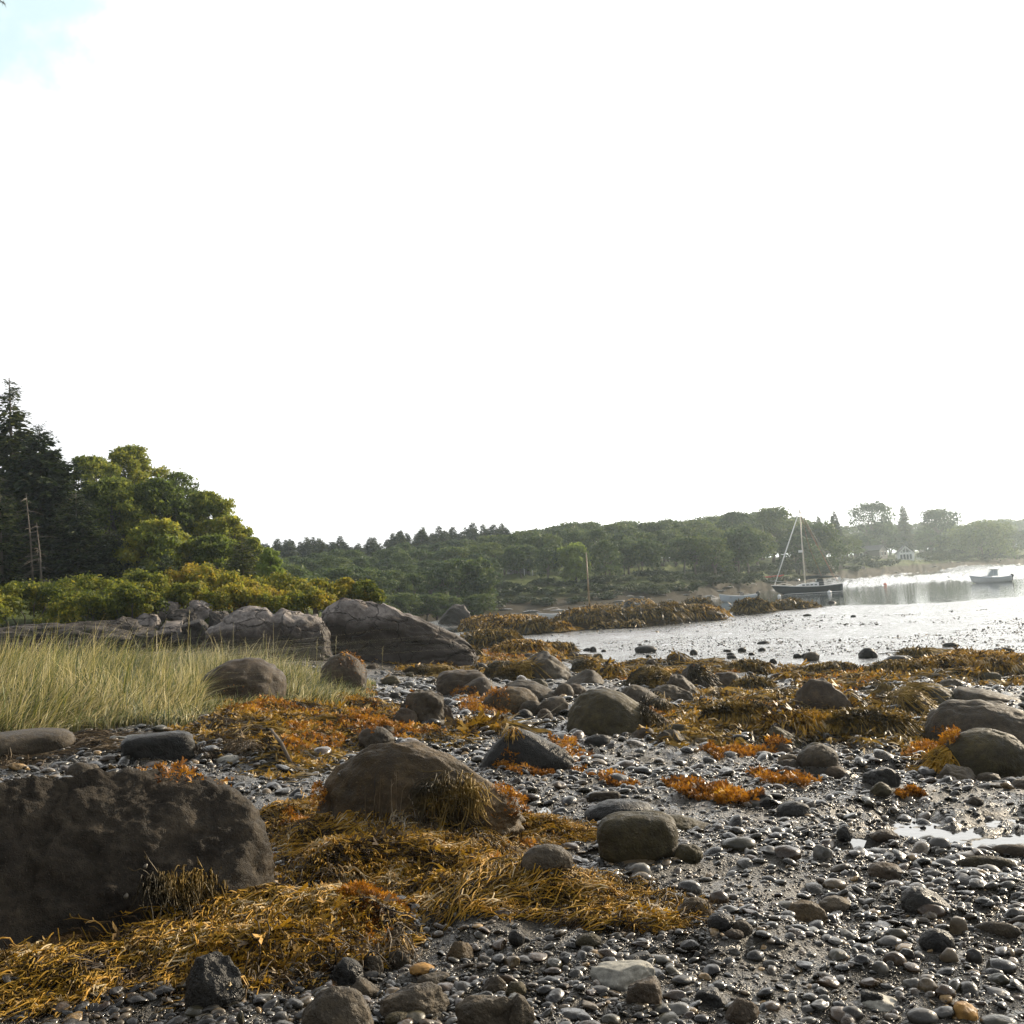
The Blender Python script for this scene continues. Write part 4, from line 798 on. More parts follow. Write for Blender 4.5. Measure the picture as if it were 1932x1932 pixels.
def forks(P,z,size,seed,cl=0.0,up=1.0):
    r=np.random.default_rng(seed); n=len(P); a_=r.uniform(0,6.28,n); el=r.uniform(-.35,.75*up,n); s=size*np.exp(r.normal(0,.35,n))
    d=np.stack([np.cos(a_)*np.cos(el),np.sin(a_)*np.cos(el),np.sin(el)],1); sd=np.cross(d,r.normal(0,1,(n,3))); sd/=np.linalg.norm(sd,axis=1)[:,None]
    o=np.stack([P[:,0],P[:,1],z],1); T=[o+d*(u*s)[:,None]+sd*(v*s)[:,None] for (u,v) in ((0,0),(.45,.14),(1.0,.36),(.95,.1),(.6,0),(.95,-.14),(1,-.38),(.45,-.14))]
    V=np.stack(T,1).reshape(-1,3); FF=np.array([[0,1,4],[0,4,7],[1,2,3],[1,3,4],[7,4,5],[7,5,6]])
    return V,(FF[None]+(np.arange(n)*8)[:,None,None]).reshape(-1,3),np.repeat(np.clip(r.random(n)*.75+cl,0,1),8)
def quads(F): return np.concatenate([F[:,[0,1,2]],F[:,[0,2,3]]]) if F.shape[1]==4 else F
mat_area('left',1500,.28,.010,.2,33,mat='weeddry',label='thin dried weed litter along the front of the marsh grass',branch=1,seg=4)
mat_area('bank',4200,.22,.016,-.3,34,mat='weedolive',label='olive and brown weed bank between the marsh grass and the whaleback boulder',branch=1,seg=4,ribbon=True)
mat_area('right',3200,.30,.028,-.6,35,mat='weedolive',label='heaped olive weed banks in front of the purplish-brown boulder',branch=1,seg=4,ribbon=True,lift=.04)
for k,n,sz,sd,mt,lb in (('front',9000,.030,73,'weed','short forked golden fronds matted over the front rockweed bank'),('middle',11000,.030,74,'weed','short forked brown fronds matted over the middle rockweed bank'),('bank',16000,.045,71,'weed','brown and orange leafy weed over the bank between grass and whaleback'),('right',15000,.065,72,'weed','leafy golden-brown weed heaped in front of the purplish-brown boulder')):
    P=inside(MATW[k],n,sd); P=P[(HF(P[:,0],P[:,1])-GZ(P[:,0],P[:,1]))<(.02 if k in ('front','middle') else .12)]; c=fbm(xy3(P[:,0],P[:,1],2.5),3,sd); P=P[c>-.35]; c=c[c>-.35]
    weedmat_obj(lb,[forks(P,HF(P[:,0],P[:,1])+.04*np.maximum(c,0),sz,sd,.22*c)],name='rockweed',mat=mt)
# fringe and dried straw-coloured strands on top of the banks
for nm,k,n,sd in (('front','front',500,41),('middle','middle',1500,42)):
    P=inside(MATW[k],n*3,sd); f=fbm(xy3(P[:,0],P[:,1],1.5),2,9); P=P[f>.1][:n]; P=P[(HF(P[:,0],P[:,1])-GZ(P[:,0],P[:,1]))<.05]
    D=flow(P,HF,sd,.3,2.2); r=np.random.default_rng(sd)
    weedmat_obj('loose straw-coloured dry strands tangled over the %s rockweed bank'%('front' if k=='front' else 'middle'),[strands(P,D,.12*np.exp(r.normal(0,.3,len(P))),.007,HF,6,.026,sd,False,1.2,1)],name='dry_seaweed',mat='weeddry')
# orange wrack: forked blades in low cushions
def wrackpatch(poly_px,n,size,seed,height=.05,surf=None):
    w=hit([p[0] for p in poly_px],[p[1] for p in poly_px],lambda x,y:HF(x,y))[:,:2] if surf is None else surf
    P=inside(w,n,seed); r=np.random.default_rng(seed)
    cl=fbm(xy3(P[:,0],P[:,1],6),2,seed+2)+.7*fbm(xy3(P[:,0],P[:,1],1.6),2,seed+4); k=cl>-.15; P=P[k]; cl=cl[k]; n=len(P)
    z=HF(P[:,0],P[:,1])+np.maximum(cl+.2,0)*height*r.random(n)
    az_=r.uniform(0,6.28,n); el=r.uniform(-.1,1.2,n); s=size*np.exp(r.normal(0,.3,n))
    d=np.stack([np.cos(az_)*np.cos(el),np.sin(az_)*np.cos(el),np.sin(el)],1); sd=np.cross(d,r.normal(0,1,(n,3))); sd/=np.linalg.norm(sd,axis=1)[:,None]
    o=np.stack([P[:,0],P[:,1],z],1); T=[]
    for (u,v) in ((0,0),(.45,.16),(1.0,.42),(.95,.1),(.6,0),(.95,-.14),(1,-.45),(.45,-.16)): T.append(o+d*(u*s)[:,None]+sd*(v*s)[:,None])
    V=np.stack(T,1).reshape(-1,3); FF=np.array([[0,1,4],[0,4,7],[1,2,3],[1,3,4],[7,4,5],[7,5,6]])
    F=(FF[None]+(np.arange(n)*8)[:,None,None]).reshape(-1,3); return V,F,np.repeat(np.clip(r.random(n)*.7+.25*cl+.15,0,1),8)
WR=[([(640,1290),(700,1290),(720,1330),(690,1350),(650,1340)],2200,.05),([(700,1345),(560,1335),(470,1320),(420,1325),(430,1345),(540,1350),(640,1375),(700,1400),(760,1385)],5200,.05),
 ([(655,1345),(700,1340),(800,1362),(840,1385),(790,1395),(700,1375)],2600,.05),([(260,1452),(330,1448),(400,1470),(440,1490),(450,1515),(400,1500),(300,1475)],2600,.035),
 ([(545,1360),(640,1368),(660,1395),(590,1440),(530,1420)],2500,.045),([(850,1312),(900,1305),(960,1320),(975,1345),(930,1355),(870,1345)],2200,.06),
 ([(940,1436),(1000,1440),(1050,1455),(1040,1466),(980,1462),(935,1448)],1500,.045),([(1035,1388),(1080,1395),(1120,1430),(1110,1448),(1075,1440),(1060,1410)],1700,.05),
 ([(1110,1465),(1160,1465),(1205,1480),(1200,1492),(1140,1488)],1300,.045),([(1255,1480),(1330,1465),(1410,1478),(1440,1500),(1420,1520),(1360,1520),(1290,1505)],4200,.05),
 ([(1410,1462),(1500,1460),(1545,1478),(1520,1492),(1440,1480)],2200,.05),([(1318,1415),(1400,1398),(1480,1410),(1500,1420),(1420,1432),(1340,1430)],2600,.06),
 ([(1680,1440),(1740,1395),(1790,1378),(1810,1400),(1780,1440),(1720,1448)],3200,.06),([(1690,1500),(1735,1496),(1745,1504),(1700,1508)],500,.04),
 ([(1240,1335),(1280,1345),(1300,1365),(1250,1378),(1225,1362)],1500,.05),([(480,1545),(540,1528),(620,1520),(600,1545),(520,1560)],2400,.028),([(900,1570),(1010,1580),(1020,1650),(960,1660),(900,1600)],2600,.028),
 ([(640,1690),(700,1692),(770,1725),(790,1770),(740,1790),(680,1780),(640,1740)],5200,.028),([(1390,1320),(1500,1330),(1560,1350),(1500,1365),(1410,1345)],2200,.06),
 ([(1500,1272),(1640,1262),(1700,1272),(1640,1290),(1520,1292)],2500,.10),([(1310,1258),(1380,1252),(1400,1268),(1330,1276)],1200,.09),([(820,1232),(900,1228),(1010,1222),(1080,1222),(1020,1245),(880,1245)],2600,.12),
 ([(1150,1262),(1230,1256),(1260,1270),(1180,1282)],1200,.08)]
PW=[]
for i,(pl,n,sz) in enumerate(WR): PW.append(wrackpatch(pl,int(n*1.9),sz*.62,200+i,height=.8*sz+.01))
weedmat_obj('orange bladder wrack growing in bright cushions between the stones',PW,name='orange_wrack',mat='wrack')
# low weed carpets between the mid-distance boulders
CARP=[[(1090,1262),(1200,1250),(1400,1255),(1560,1262),(1740,1250),(1780,1262),(1700,1290),(1500,1285),(1300,1280),(1130,1285)],[(1760,1262),(1900,1240),(1990,1250),(1990,1320),(1850,1310),(1740,1300)],
      [(700,1250),(860,1232),(1020,1225),(1090,1240),(1000,1265),(850,1290),(720,1285)],[(1500,1290),(1640,1300),(1680,1330),(1600,1350),(1500,1335)],[(860,1370),(930,1360),(960,1400),(900,1420)],
      [(1270,1290),(1420,1290),(1450,1310),(1380,1330),(1280,1330)]]
PW=[];PF=[]
for i,pl in enumerate(CARP):
    w=hit([p[0] for p in pl],[p[1] for p in pl])[:,:2]; n=[7000,5000,5000,2500,1200,1800][i]; P=inside(w,n,300+i); f=fbm(xy3(P[:,0],P[:,1],.45),3,5+i); P=P[f>.12]
    n2_=int(n*3.2); P2=inside(w,n2_,350+i); f2=fbm(xy3(P2[:,0],P2[:,1],.45),3,5+i)+.5*fbm(xy3(P2[:,0],P2[:,1],2.5),2,6); P2=P2[f2>.22]; PF.append(forks(P2,HF(P2[:,0],P2[:,1])+.05,.10,i,.1))
    r=np.random.default_rng(i); PW.append(strands(P,flow(P,HF,i,-.7),.5*np.exp(r.normal(0,.3,len(P))),.035,lambda x,y:HF(x,y)+.10*np.maximum(fbm(xy3(x,y,.9),2,5),0),3,.05,i,True,.5,0))
weedmat_obj('low olive weed carpet lying over the stones along the mudflat edge',PW,name='weed_carpet',mat='weedolive')
weedmat_obj('leafy brown weed scattered between the boulders along the mudflat edge',PF,name='weed_carpet',mat='weed')
# weed lying on top of single boulders
def drape(px0,px1,py0,py1,n,L,w,base,seed,lift=.02,mat='weed',label='',rib=True,branch=1,cover=1.0,name='rockweed'):
    r=np.random.default_rng(seed); qx=r.uniform(px0,px1,n); cy=(py0+py1)/2; hh=(py1-py0)/2
    qy=cy+hh*np.clip(r.normal(0,.5,n),-1,1)*np.sqrt(np.maximum(1-((qx-(px0+px1)/2)/((px1-px0)/2))**2,.02))
    P=hit(qx,qy,lambda x,y:HF(x,y))
    return weedmat_obj(label,[strands(P[:,:2],flow(P[:,:2],HF,seed,base),L*np.exp(r.normal(0,.3,n)),w,HF,5,lift,seed,not rib,.6,branch)],mat=mat,name=name)
drape(800,900,1455,1520,300,.12,.009,-1.2,51,label='olive weed tuft hanging down the front of the whaleback boulder',mat='weedolive')
drape(925,985,1362,1385,160,.10,.010,-2.0,53,label='brown weed shag on the high end of the dark tilted slab',mat='weed')
drape(1205,1268,1300,1370,350,.22,.016,-.9,54,label='golden weed slung over the shoulder of the huge rounded boulder',mat='weedolive')
drape(270,480,1640,1690,420,.07,.007,-1.4,55,label='short brown weed fringe at the foot of the knobbly boulder',mat='weedolive')
drape(360,470,1385,1435,500,.2,.009,-.4,56,label='dry straw weed heap trailing from the black flat-topped boulder',mat='weeddry')
drape(1600,1720,1285,1325,900,.4,.025,-.9,57,label='dark weed coat on the boulder behind the pointed grey one',mat='weedolive')
drape(1735,1795,1405,1445,450,.2,.02,-2.2,58,label='orange-brown weed skirt on the shaded flank of the great dome',mat='weed')
for k,(a,b_,c_,d_) in enumerate([(1700,1755,1224,1236),(1810,1930,1228,1262),(1300,1345,1244,1258),(1195,1255,1252,1275),(915,985,1245,1262),(1075,1125,1240,1258),(765,850,1250,1272)]):
    drape(a,b_,c_,d_,700,.45,.04,-1.0,60+k,label=['brown weed cap on the low rock out on the mudflat','large olive weed mop over the boulder on the mud edge','weed crest of the rounded boulder at the mud edge','green weed cap on the brown boulder near the mud edge','weed on the mossy boulder beside the peaked one','orange-green weed on the boulder next to the peaked one','weed thatch over the two touching boulders below the ledge'][k],mat='weedolive')

# ------------------------------------------------------------------ small things on the beach
r=np.random.default_rng(3)
SN=[(274,1636),(238,1692),(130,1492),(900,1745),(1385,1480),(490,1633),(560,1640),(858,1728),(1040,1650),(1620,1642),(1500,1740),(1250,1700),(865,1525),(640,1462),(498,1482)]
V0,F0=ico(3); q=V0.copy(); q[:,2]*=.85; q+=V0*(.05*np.sin(np.arctan2(V0[:,1],V0[:,0])+V0[:,2]*9))[:,None]
q[:,0]+=np.maximum(0,V0[:,0]-.6)*.9; sm=mesh('snail',q,F0,[M['snail']])
for sx,sy in SN:
    p=hit([sx],[sy+2],lambda x,y:HF(x,y))[0]; o=link('snail',sm,None,p+np.array([0,0,.006])); o.scale=(.010,)*3; o.rotation_euler=(0,-.9,r.uniform(0,6)); tag(o,'small round periwinkle snail clinging to rock or weed','snail','periwinkles scattered over the near beach')
# strap kelp over the knobbly boulder
def kelp(px,py,L,w,head,seed,label):
    p=hit([px],[py],lambda x,y:HF(x,y))[0]; r=np.random.default_rng(seed); n=26; T=np.linspace(0,1,n); hd=head+.5*np.sin(T*3+seed); x_=p[0]+np.cumsum(np.cos(hd))*L/n; y_=p[1]+np.cumsum(np.sin(hd))*L/n
    V=[];
    for i in range(n):
        ww=w*(.3+.7*math.sin(math.pi*min(.9,T[i]+.12))); s=np.array([-math.sin(hd[i]),math.cos(hd[i])])
        for k,u in enumerate((-1,-.5,0,.5,1)):
            xx,yy=x_[i]+s[0]*ww*u,y_[i]+s[1]*ww*u; V.append([xx,yy,float(HF([xx],[yy])[0])+.012+.012*math.sin(T[i]*38+u*2)*abs(u)])
    F=[[i*5+k,i*5+k+1,i*5+k+6,i*5+k+5] for i in range(n-1) for k in range(4)]
    tag(link('kelp_frond',mesh('kelp_frond',V,F,[M['kelpf']])),label,'seaweed')
m,t,b=newmat('glossy_kelp'); c=ramp(t,noise(t,coords(t,False),14,4,.6,1),[(.35,(.28,.14,.01)),(.55,(.5,.28,.03)),(.7,(.7,.58,.36))]); lk(t,c,b.inputs['Base Color']); b.inputs['Roughness'].default_value=.3; M['kelpf']=m
kelp(365,1478,.26,.022,-.1,1,'flat yellow kelp blade lying along the crest of the knobbly boulder')
kelp(405,1474,.30,.016,-.9,2,'ruffled pale-edged kelp ribbon spilling over the knobbly boulder corner')
# driftwood stick
p=hit([512],[1400],lambda x,y:HF(x,y))[0]; p2=hit([548],[1442],lambda x,y:HF(x,y))[0]
mb=MB(); mb.tube([p+[0,0,.12],(p+p2)/2+[.01,0,.09],p2+[0,0,.02]],[.011,.016,.018],8); mb.tube([(p+p2)/2+[0,0,.09],(p+p2)/2+[.06,.04,.14]],[.01,.004],6)
tag(mb.obj('driftwood_stick',M['deadwood'],smooth=True),'short weathered driftwood stick propped in the weed near the whaleback boulder','driftwood')
stone(203,218,1428,1438,'pale','tiny cream-white stone on the grey shingle before the grass',name='stone',cat='stone',sub=3)
stone(410,455,1425,1442,'pale','pinkish-white stone by the orange weed below the black boulder',name='stone',cat='stone',sub=3)
stone(125,185,1436,1472,'gray','pointed grey stone on the shingle behind the knobbly boulder',name='stone',cat='stone',sub=4,ang=3)

# ------------------------------------------------------------------ marsh grass
def grass(n,seed,dr_,pxr,hgt,wid,lean):
    r=np.random.default_rng(seed); px=r.uniform(*pxr,n*2); d=np.sqrt(r.uniform(dr_[0]**2,dr_[1]**2,n*2)); a=azof(px); x,y=np.sin(a)*d,np.cos(a)*d
    k=polyd(GRP,x,y)+.25*vn(xy3(x,y,2))>0
    for (cx,cy,ca,sa,A,B,c,cz,pr) in ROCKS:
        u=((x-cx)*ca+(y-cy)*sa)/A; v=(-(x-cx)*sa+(y-cy)*ca)/B; k&=(u*u+v*v>.85)
    x,y,px=x[k][:n],y[k][:n],px[k][:n]; n=len(x)
    z=GZ(x,y); edge=sstep(0,1.6,polyd(GRP,x,y)); h=hgt*np.exp(r.normal(0,.22,n))*(1+.30*fbm(xy3(x,y,.8),3,4))*(.5+.5*edge)*np.interp(px,[-100,300,480,700],[1.1,1.0,.80,.6])
    ff=(px>372)&(px<555)&(np.hypot(x,y)<F3D); h=np.where(ff,h*.38,h)
    la=1.1+1.6*fbm(xy3(x,y,.7),2,seed)+r.normal(0,.5,n); ll=lean*np.exp(r.normal(0,.5,n))*(1+.8*vn(xy3(x,y,.6)+9))
    seg=5; V=[]; w=wid*np.exp(r.normal(0,.2,n)); fa=r.uniform(0,6.28,n)
    for s in range(seg+1):
        t=s/seg; b=ll*h*t**2.2; zz=h*(t-.28*np.minimum(ll,1.6)*t**2.5); ww=w*(1-t**2*.85)/2; dx,dy=np.cos(fa)*ww,np.sin(fa)*ww
        cx_,cy_=x+np.cos(la)*b,y+np.sin(la)*b
        V+= [np.stack([cx_-dx,cy_-dy,z+zz],1),np.stack([cx_+dx,cy_+dy,z+zz],1)]
    V=np.stack(V,1).reshape(-1,3); S=2*(seg+1); F=((np.arange(seg)*2)[None,:,None]+np.array([0,1,3,2])[None,None]+(np.arange(n)*S)[:,None,None]).reshape(-1,4)
    return V,F,np.repeat(r.random(n),S),np.tile(np.repeat(np.linspace(0,1,seg+1),2),n)
GS=[grass(20000,1,(12,25),(-90,700),.50,.013,.8),grass(3800,2,(12,25),(-90,640),.74,.010,.35),grass(13000,3,(12.3,22),(-90,560),.52,.012,2.0)]
Vs=[];Fs=[];o=0
for g in GS: Vs.append(g[0]); Fs.append(g[1]+o); o+=len(g[0])
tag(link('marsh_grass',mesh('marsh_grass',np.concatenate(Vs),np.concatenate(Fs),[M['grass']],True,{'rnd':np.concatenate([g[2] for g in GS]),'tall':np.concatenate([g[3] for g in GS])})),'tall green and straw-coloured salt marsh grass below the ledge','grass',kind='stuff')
# a few seed stalks that stand clear of the bed
for px,base,top in [(355,1290,1150),(430,1300,1210),(497,1255,1190),(598,1270,1205),(634,1265,1200),(731,1240,1190),(722,1268,1220),(150,1290,1195),(60,1290,1205),(276,1280,1185)]:
    p=hit([px],[base],GZ)[0]; d=math.hypot(p[0],p[1]); zt=at_d(px,top,d)[2]; mb=MB()
    h=zt-p[2]; P=[p+np.array([.06*h*(t**2),0,h*t]) for t in np.linspace(0,1,6)]; mb.tube(P,[.006,.005,.005,.007,.010,.003],4,.8)
    for k in range(5):
        q=P[3]+(P[5]-P[3])*k/5; mb.tube([q,q+[.03*(-1)**k,0,.08]],[.005,.002],4,.9)
    tag(mb.obj('grass_stalk',M['grass'],smooth=True),'thin seed stalk rising above the marsh grass or shore','grass stalk','seed stalks standing above the marsh grass')
# ------------------------------------------------------------------ granite ledge at the point
def ledge(x0,x1,top,bot,label,prof=None,name='rock_ledge',cat='rock ledge',**k):
    a=dict(mat='granite',sub=6,dep=.5,cr=2.2,rough=.06,box=.2,under=.3); a.update(k); return stone(x0,x1,top,bot,label=label,name=name,cat=cat,prof=prof,**a)
ledge(596,905,1119,1254,'domed pale granite ledge with a long tail and a dark overhang, highest of the point',seed=71,dep=.42,cr=3.2,undercut=.16,box=.3,
   prof=[(-1,.55),(-.93,.80),(-.8,.97),(-.62,1),(-.35,.93),(-.1,.86),(.15,.72),(.4,.56),(.65,.42),(.85,.28),(1,.04)])
ledge(388,625,1140,1246,'blocky cracked granite ledge between the domed ledge and the jumbled blocks',seed=72,dep=.5,cr=3.4,
   prof=[(-1,.5),(-.92,.72),(-.7,.8),(-.45,.95),(-.25,1),(0,.97),(.1,.82),(.25,.93),(.4,.84),(.8,.84),(1,.8)])
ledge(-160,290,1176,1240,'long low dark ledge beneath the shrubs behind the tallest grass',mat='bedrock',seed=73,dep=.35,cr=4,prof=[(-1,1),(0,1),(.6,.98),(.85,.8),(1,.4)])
for k,q in enumerate([(280,332,1139,1172),(258,300,1158,1190),(325,372,1152,1184),(300,352,1172,1205),(352,400,1136,1178),(345,395,1170,1222),(255,312,1188,1222),(225,262,1168,1205),(310,360,1196,1226),(398,430,1160,1228)]):
    x0,x1,tp,bt=q; dist=38+ (1225-bt)*.06
    g=on((x0+x1)/2,dist); 
    # blocks stacked on the slope: seat each by its own distance
    V,F=ico(5); r=np.random.default_rng(400+k); P=np.sign(V)*np.abs(V)**.5
    for _ in range(9):
        n=r.normal(0,1,3); n/=np.linalg.norm(n); tt=r.uniform(.5,.85); qq=P@n-tt; P=P-np.where(qq>0,qq*.96,0)[:,None]*n
    P=P/np.abs(P).max(0)+V*(.10*fbm(V*2.6+k,4,k)-.05*(1-sstep(0,.1,cracks(V*1.7+k,k)[0])))[:,None]; a=(x1-x0)/2/FOC*dist; c=at_d((x0+x1)/2,(tp+bt)/2,dist); hh=(bt-tp)/2/FOC*dist
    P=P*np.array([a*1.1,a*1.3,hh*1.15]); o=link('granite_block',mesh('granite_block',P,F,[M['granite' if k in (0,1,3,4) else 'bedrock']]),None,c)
    tag(o,['lichen-green granite block topmost in the jumble below the saplings','granite block at the left foot of the topmost lichen block','flat granite block right under the topmost lichen block','middle granite block of the jumble in the ledge','leaning granite block under the shrub beside the cracked ledge','tall narrow granite block closing the jumble','lowest granite block of the jumble just above the grass tips','small end block where the long dark ledge meets the jumble','broken granite block at the base of the jumble','granite pillar between the jumble and the cracked ledge'][k],'granite block','granite blocks jumbled in the ledge')
# rocks and weed-covered rocks down the point and on the islets
def weedrock(x0,x1,tp,bt,label,n=900,L=.30,w=.035,mat='kelprock',grp=None,**k):
    tp=tp+(bt-tp)*.16; a=dict(sub=5,rough=.16,dep=.7); a.update(k); o=stone(x0,x1,tp,bt,mat,label,'weed_covered_rock','rock',group=grp,**a)
    cx,cy,rx,ry,A,B,c,cz,pr=ROCKS[-1]; r=np.random.default_rng(int(x0)); th=r.uniform(0,6.28,n); q=np.sqrt(r.random(n))*.97
    P=np.stack([cx+rx*A*q*np.cos(th)-ry*B*q*np.sin(th), cy+ry*A*q*np.cos(th)+rx*B*q*np.sin(th)],1)
    d=math.hypot(cx,cy); s=d/40
    V,F,R=strands(P,flow(P,HF,5,-1.0,jit=.55),L*s*np.exp(r.normal(0,.3,n)),w*s,HF,3,.05*s,7,True,.5,0)
    nf=int(n*2.6); th=r.uniform(0,6.28,nf); q=np.sqrt(r.random(nf))*1.02; P=np.stack([cx+rx*A*q*np.cos(th)-ry*B*q*np.sin(th), cy+ry*A*q*np.cos(th)+rx*B*q*np.sin(th)],1); cc=fbm(xy3(P[:,0],P[:,1],3.0/s**.5),2,3)
    V2,F2_,R2=forks(P,HF(P[:,0],P[:,1])+.02*s,.10*max(s,.45),int(x0),.25*cc); F=np.concatenate([quads(F),F2_+len(V)]); V=np.concatenate([V,V2]); R=np.concatenate([R,R2])
    V=V-np.array([cx,cy,cz]); link('seaweed',mesh('seaweed',V,F,[M['weed' if int(x0)%3==0 else 'weedolive']],True,{'rnd':R}),o); return o
link_=None
stone(825,908,1139,1178,'granite','dark bedrock knob with a pale top, beyond the tail of the domed ledge',name='rock',cat='rock',sub=5,ang=3,seed=5,prof=[(-1,.2),(-.7,.55),(-.2,1),(.3,.95),(.7,.55),(1,.2)])
WRK=[(800,905,1218,1243),(860,985,1185,1222),(930,1040,1206,1236),(700,800,1218,1244),(1000,1085,1214,1232),(770,880,1222,1250),(900,1040,1158,1196),(870,960,1160,1190),(985,1045,1166,1196),(1050,1075,1176,1192)]
WL=['weedy apron rock directly under the tail of the domed ledge','weedy rock stretching from the ledge tail toward the flat','weedy rock at the tip of the apron nearest the mudflat','low weedy rock at the dark foot of the domed ledge','small flat weedy rock between apron and mudflat','foremost weedy rock of the apron, half in shingle','broad weedy reef between the domed ledge and the islet','weedy rock behind the ledge tail beside the pale-topped knob','weedy rock at the water end of the broad reef','bare little rock between reef and islet']
for q,l in zip(WRK,WL): weedrock(*q,label=l,grp='weed-covered rocks around the point')
IS=[(1040,1200,1142,1186),(1150,1290,1138,1180),(1230,1370,1140,1172),(1085,1180,1140,1168),(1170,1240,1126,1160),(1225,1300,1132,1176),(1285,1345,1128,1158),(1065,1130,1158,1186),(1270,1330,1150,1172),(1120,1150,1176,1187),(1150,1185,1176,1186),(1180,1215,1172,1184)]
IL=['long weedy flank rock of the islet nearest the reef','weedy rock in the middle of the islet','weedy rock on the skiff side of the islet','weedy rock behind the mast end of the islet','dark bare outcrop crowning the islet','large weedy face of the islet turned to the flat','brown ridge rock of the islet beside the skiff','lowest weedy rock at the reef end of the islet','small weedy lobe at the skiff end of the islet','first of three small rocks at the islet foot, counted from the reef','middle one of three small rocks at the islet foot','last of three small rocks at the islet foot, nearest the large weedy face']
for i,(q,l) in enumerate(zip(IS,IL)): weedrock(*q,label=l,grp='weed-covered rocks of the islet',mat='dark' if i in(4,9,10,11) else 'kelprock',n=60 if i in (4,9,10,11) else 700,ang=2 if i==4 else 0)
weedrock(1385,1452,1128,1158,'haystack-shaped weedy rock standing in the flat before the sailing yacht',n=700,rough=.07)
weedrock(1448,1536,1129,1150,'low wide weedy rock beside the haystack-shaped one',n=500,prof=[(-1,.15),(-.5,.7),(0,1),(.4,.7),(1,.1)])
stone(1559,1578,1133,1143,'dark','small dark rock alone between the yacht and the low wide weedy rock',name='rock',cat='rock',sub=3)
weedrock(1740,1945,1226,1275,'large weed-covered boulder heap on the mud edge',n=3500,L=.3,w=.03)
weedrock(1700,1755,1224,1240,'weed-topped rock standing out in the mudflat',n=250)
weedrock(1440,1560,1334,1390,'tall hairy mound of dark olive weed',n=1500,L=.5,w=.04,rough=.05)
weedrock(1555,1710,1332,1390,'wide mound of olive weed beside the tall hairy one',n=1500,L=.5,w=.04,rough=.05)
weedrock(1330,1450,1322,1362,'low yellow-green weed mound behind the tall hairy one',n=3000,L=.5,w=.04,rough=.05)
weedrock(1385,1455,1278,1300,'dark weed mound beside the low brown boulder',n=500)
weedrock(1370,1450,1246,1268,'weed mound at the mudflat line, nearest the low brown boulder',n=500)
weedrock(1520,1620,1250,1274,'weed mound at the mudflat line behind the purplish-brown boulder',n=600)
weedrock(1640,1740,1246,1274,'weed mound at the mudflat line beside the block in the pool strip',n=600)

# ------------------------------------------------------------------ foliage helpers
def leafcloud(C,R,n,size,seed,flat=.72,out=.5,rmin=.35,top=0.0):
    """n small leaf faces through ellipsoidal puffs with centres C and radii R"""
    r=np.random.default_rng(seed); C=np.asarray(C,float); R=np.asarray(R,float); k=r.choice(len(C),n,p=R**2/np.sum(R**2))
    D=r.normal(0,1,(n,3)); D/=np.linalg.norm(D,axis=1)[:,None]; D[:,2]=np.where((D[:,2]<-.3)&(r.random(n)<.6),-D[:,2],D[:,2])
    rad=R[k]*(rmin+(1.06-rmin)*r.random(n)**.5)*(1+.42*fbm(D*2.6+k[:,None]*3.1,3,seed))*np.where(r.random(n)<.16,r.uniform(1,1.38,n),1); P=C[k]+D*rad[:,None]*np.array([1,1,flat])
    Nn=D*out+r.normal(0,1,(n,3))*.6; Nn/=np.linalg.norm(Nn,axis=1)[:,None]; A=np.cross(Nn,r.normal(0,1,(n,3))); A/=np.linalg.norm(A,axis=1)[:,None]; B=np.cross(Nn,A)
    s=(size*np.exp(r.normal(0,.3,n)))[:,None]; V=np.stack([P-A*s*.6,P+B*s*.35,P+A*s*.7,P-B*s*.35],1).reshape(-1,3); F=np.arange(n*4).reshape(-1,4)
    return V,F,np.repeat(np.clip(r.random(n)*.6+.4*r.random(len(C))[k],0,1),4)
def limb(p,q,r0,r1,seed,n=6,w=.12):
    r=np.random.default_rng(seed); T=np.linspace(0,1,n)[:,None]; P=np.array(p)*(1-T)+np.array(q)*T; L=np.linalg.norm(np.array(q)-p)
    P[1:-1]+=r.normal(0,w*L/2.5,(n-2,3))*np.sin(T[1:-1]*3.1); P[:,2]+=.10*L*np.sin(T[:,0]*3.1); return P,np.linspace(r0,r1,n)
def broad_data(Ht,Rw,n,size,seed,low=.30,leaf='leaf',bark='bark',stems=1,puffs=22,shape=1.0,ps=1.0):
    """crown and trunk meshes for one broadleaf tree"""
    r=np.random.default_rng(seed); C=[];Rr=[]
    for i in range(puffs):
        u=(i+.5)/puffs; z=low+(1-low)*u**.85; prof=math.sin(math.pi*min(1,(z-low)/(1-low)*.80+.20))**.6*shape; a=i*2.4+r.uniform(-.5,.5); q=r.uniform(.35,.85)*prof
        pr=r.uniform(.20,.36)*Rw*ps; C.append([math.cos(a)*q*Rw,math.sin(a)*q*Rw,min(z*Ht,Ht-pr*.7)]); Rr.append(pr)
    V,F,A=leafcloud(C,Rr,n,size,seed); crown=mesh('crown',V,F,[M[leaf]],False,{'rnd':A})
    mb=MB(); top=np.array([r.normal(0,.06*Rw),r.normal(0,.06*Rw),Ht*.62])
    for s in range(stems):
        b=np.array([(s-(stems-1)/2)*.3,r.normal(0,.1),-.4]); P,rr_=limb(b,top+[(s-(stems-1)/2)*.35*Rw,0,0],.030*Ht/(stems**.5),.010*Ht,seed+s,7,.06); mb.tube(P,rr_,7)
    for c in C[::2]:
        t=r.uniform(.35,.85); o=b*(1-t)+top*t; o=P[int(t*6)]; PP,r2=limb(o,c,.010*Ht,.003*Ht,seed+int(c[0]*9)%50,5); mb.tube(PP,r2,5)
    trunk=mesh('trunk',np.concatenate(mb.V),np.concatenate(mb.F),[M[bark]],True)
    return crown,trunk
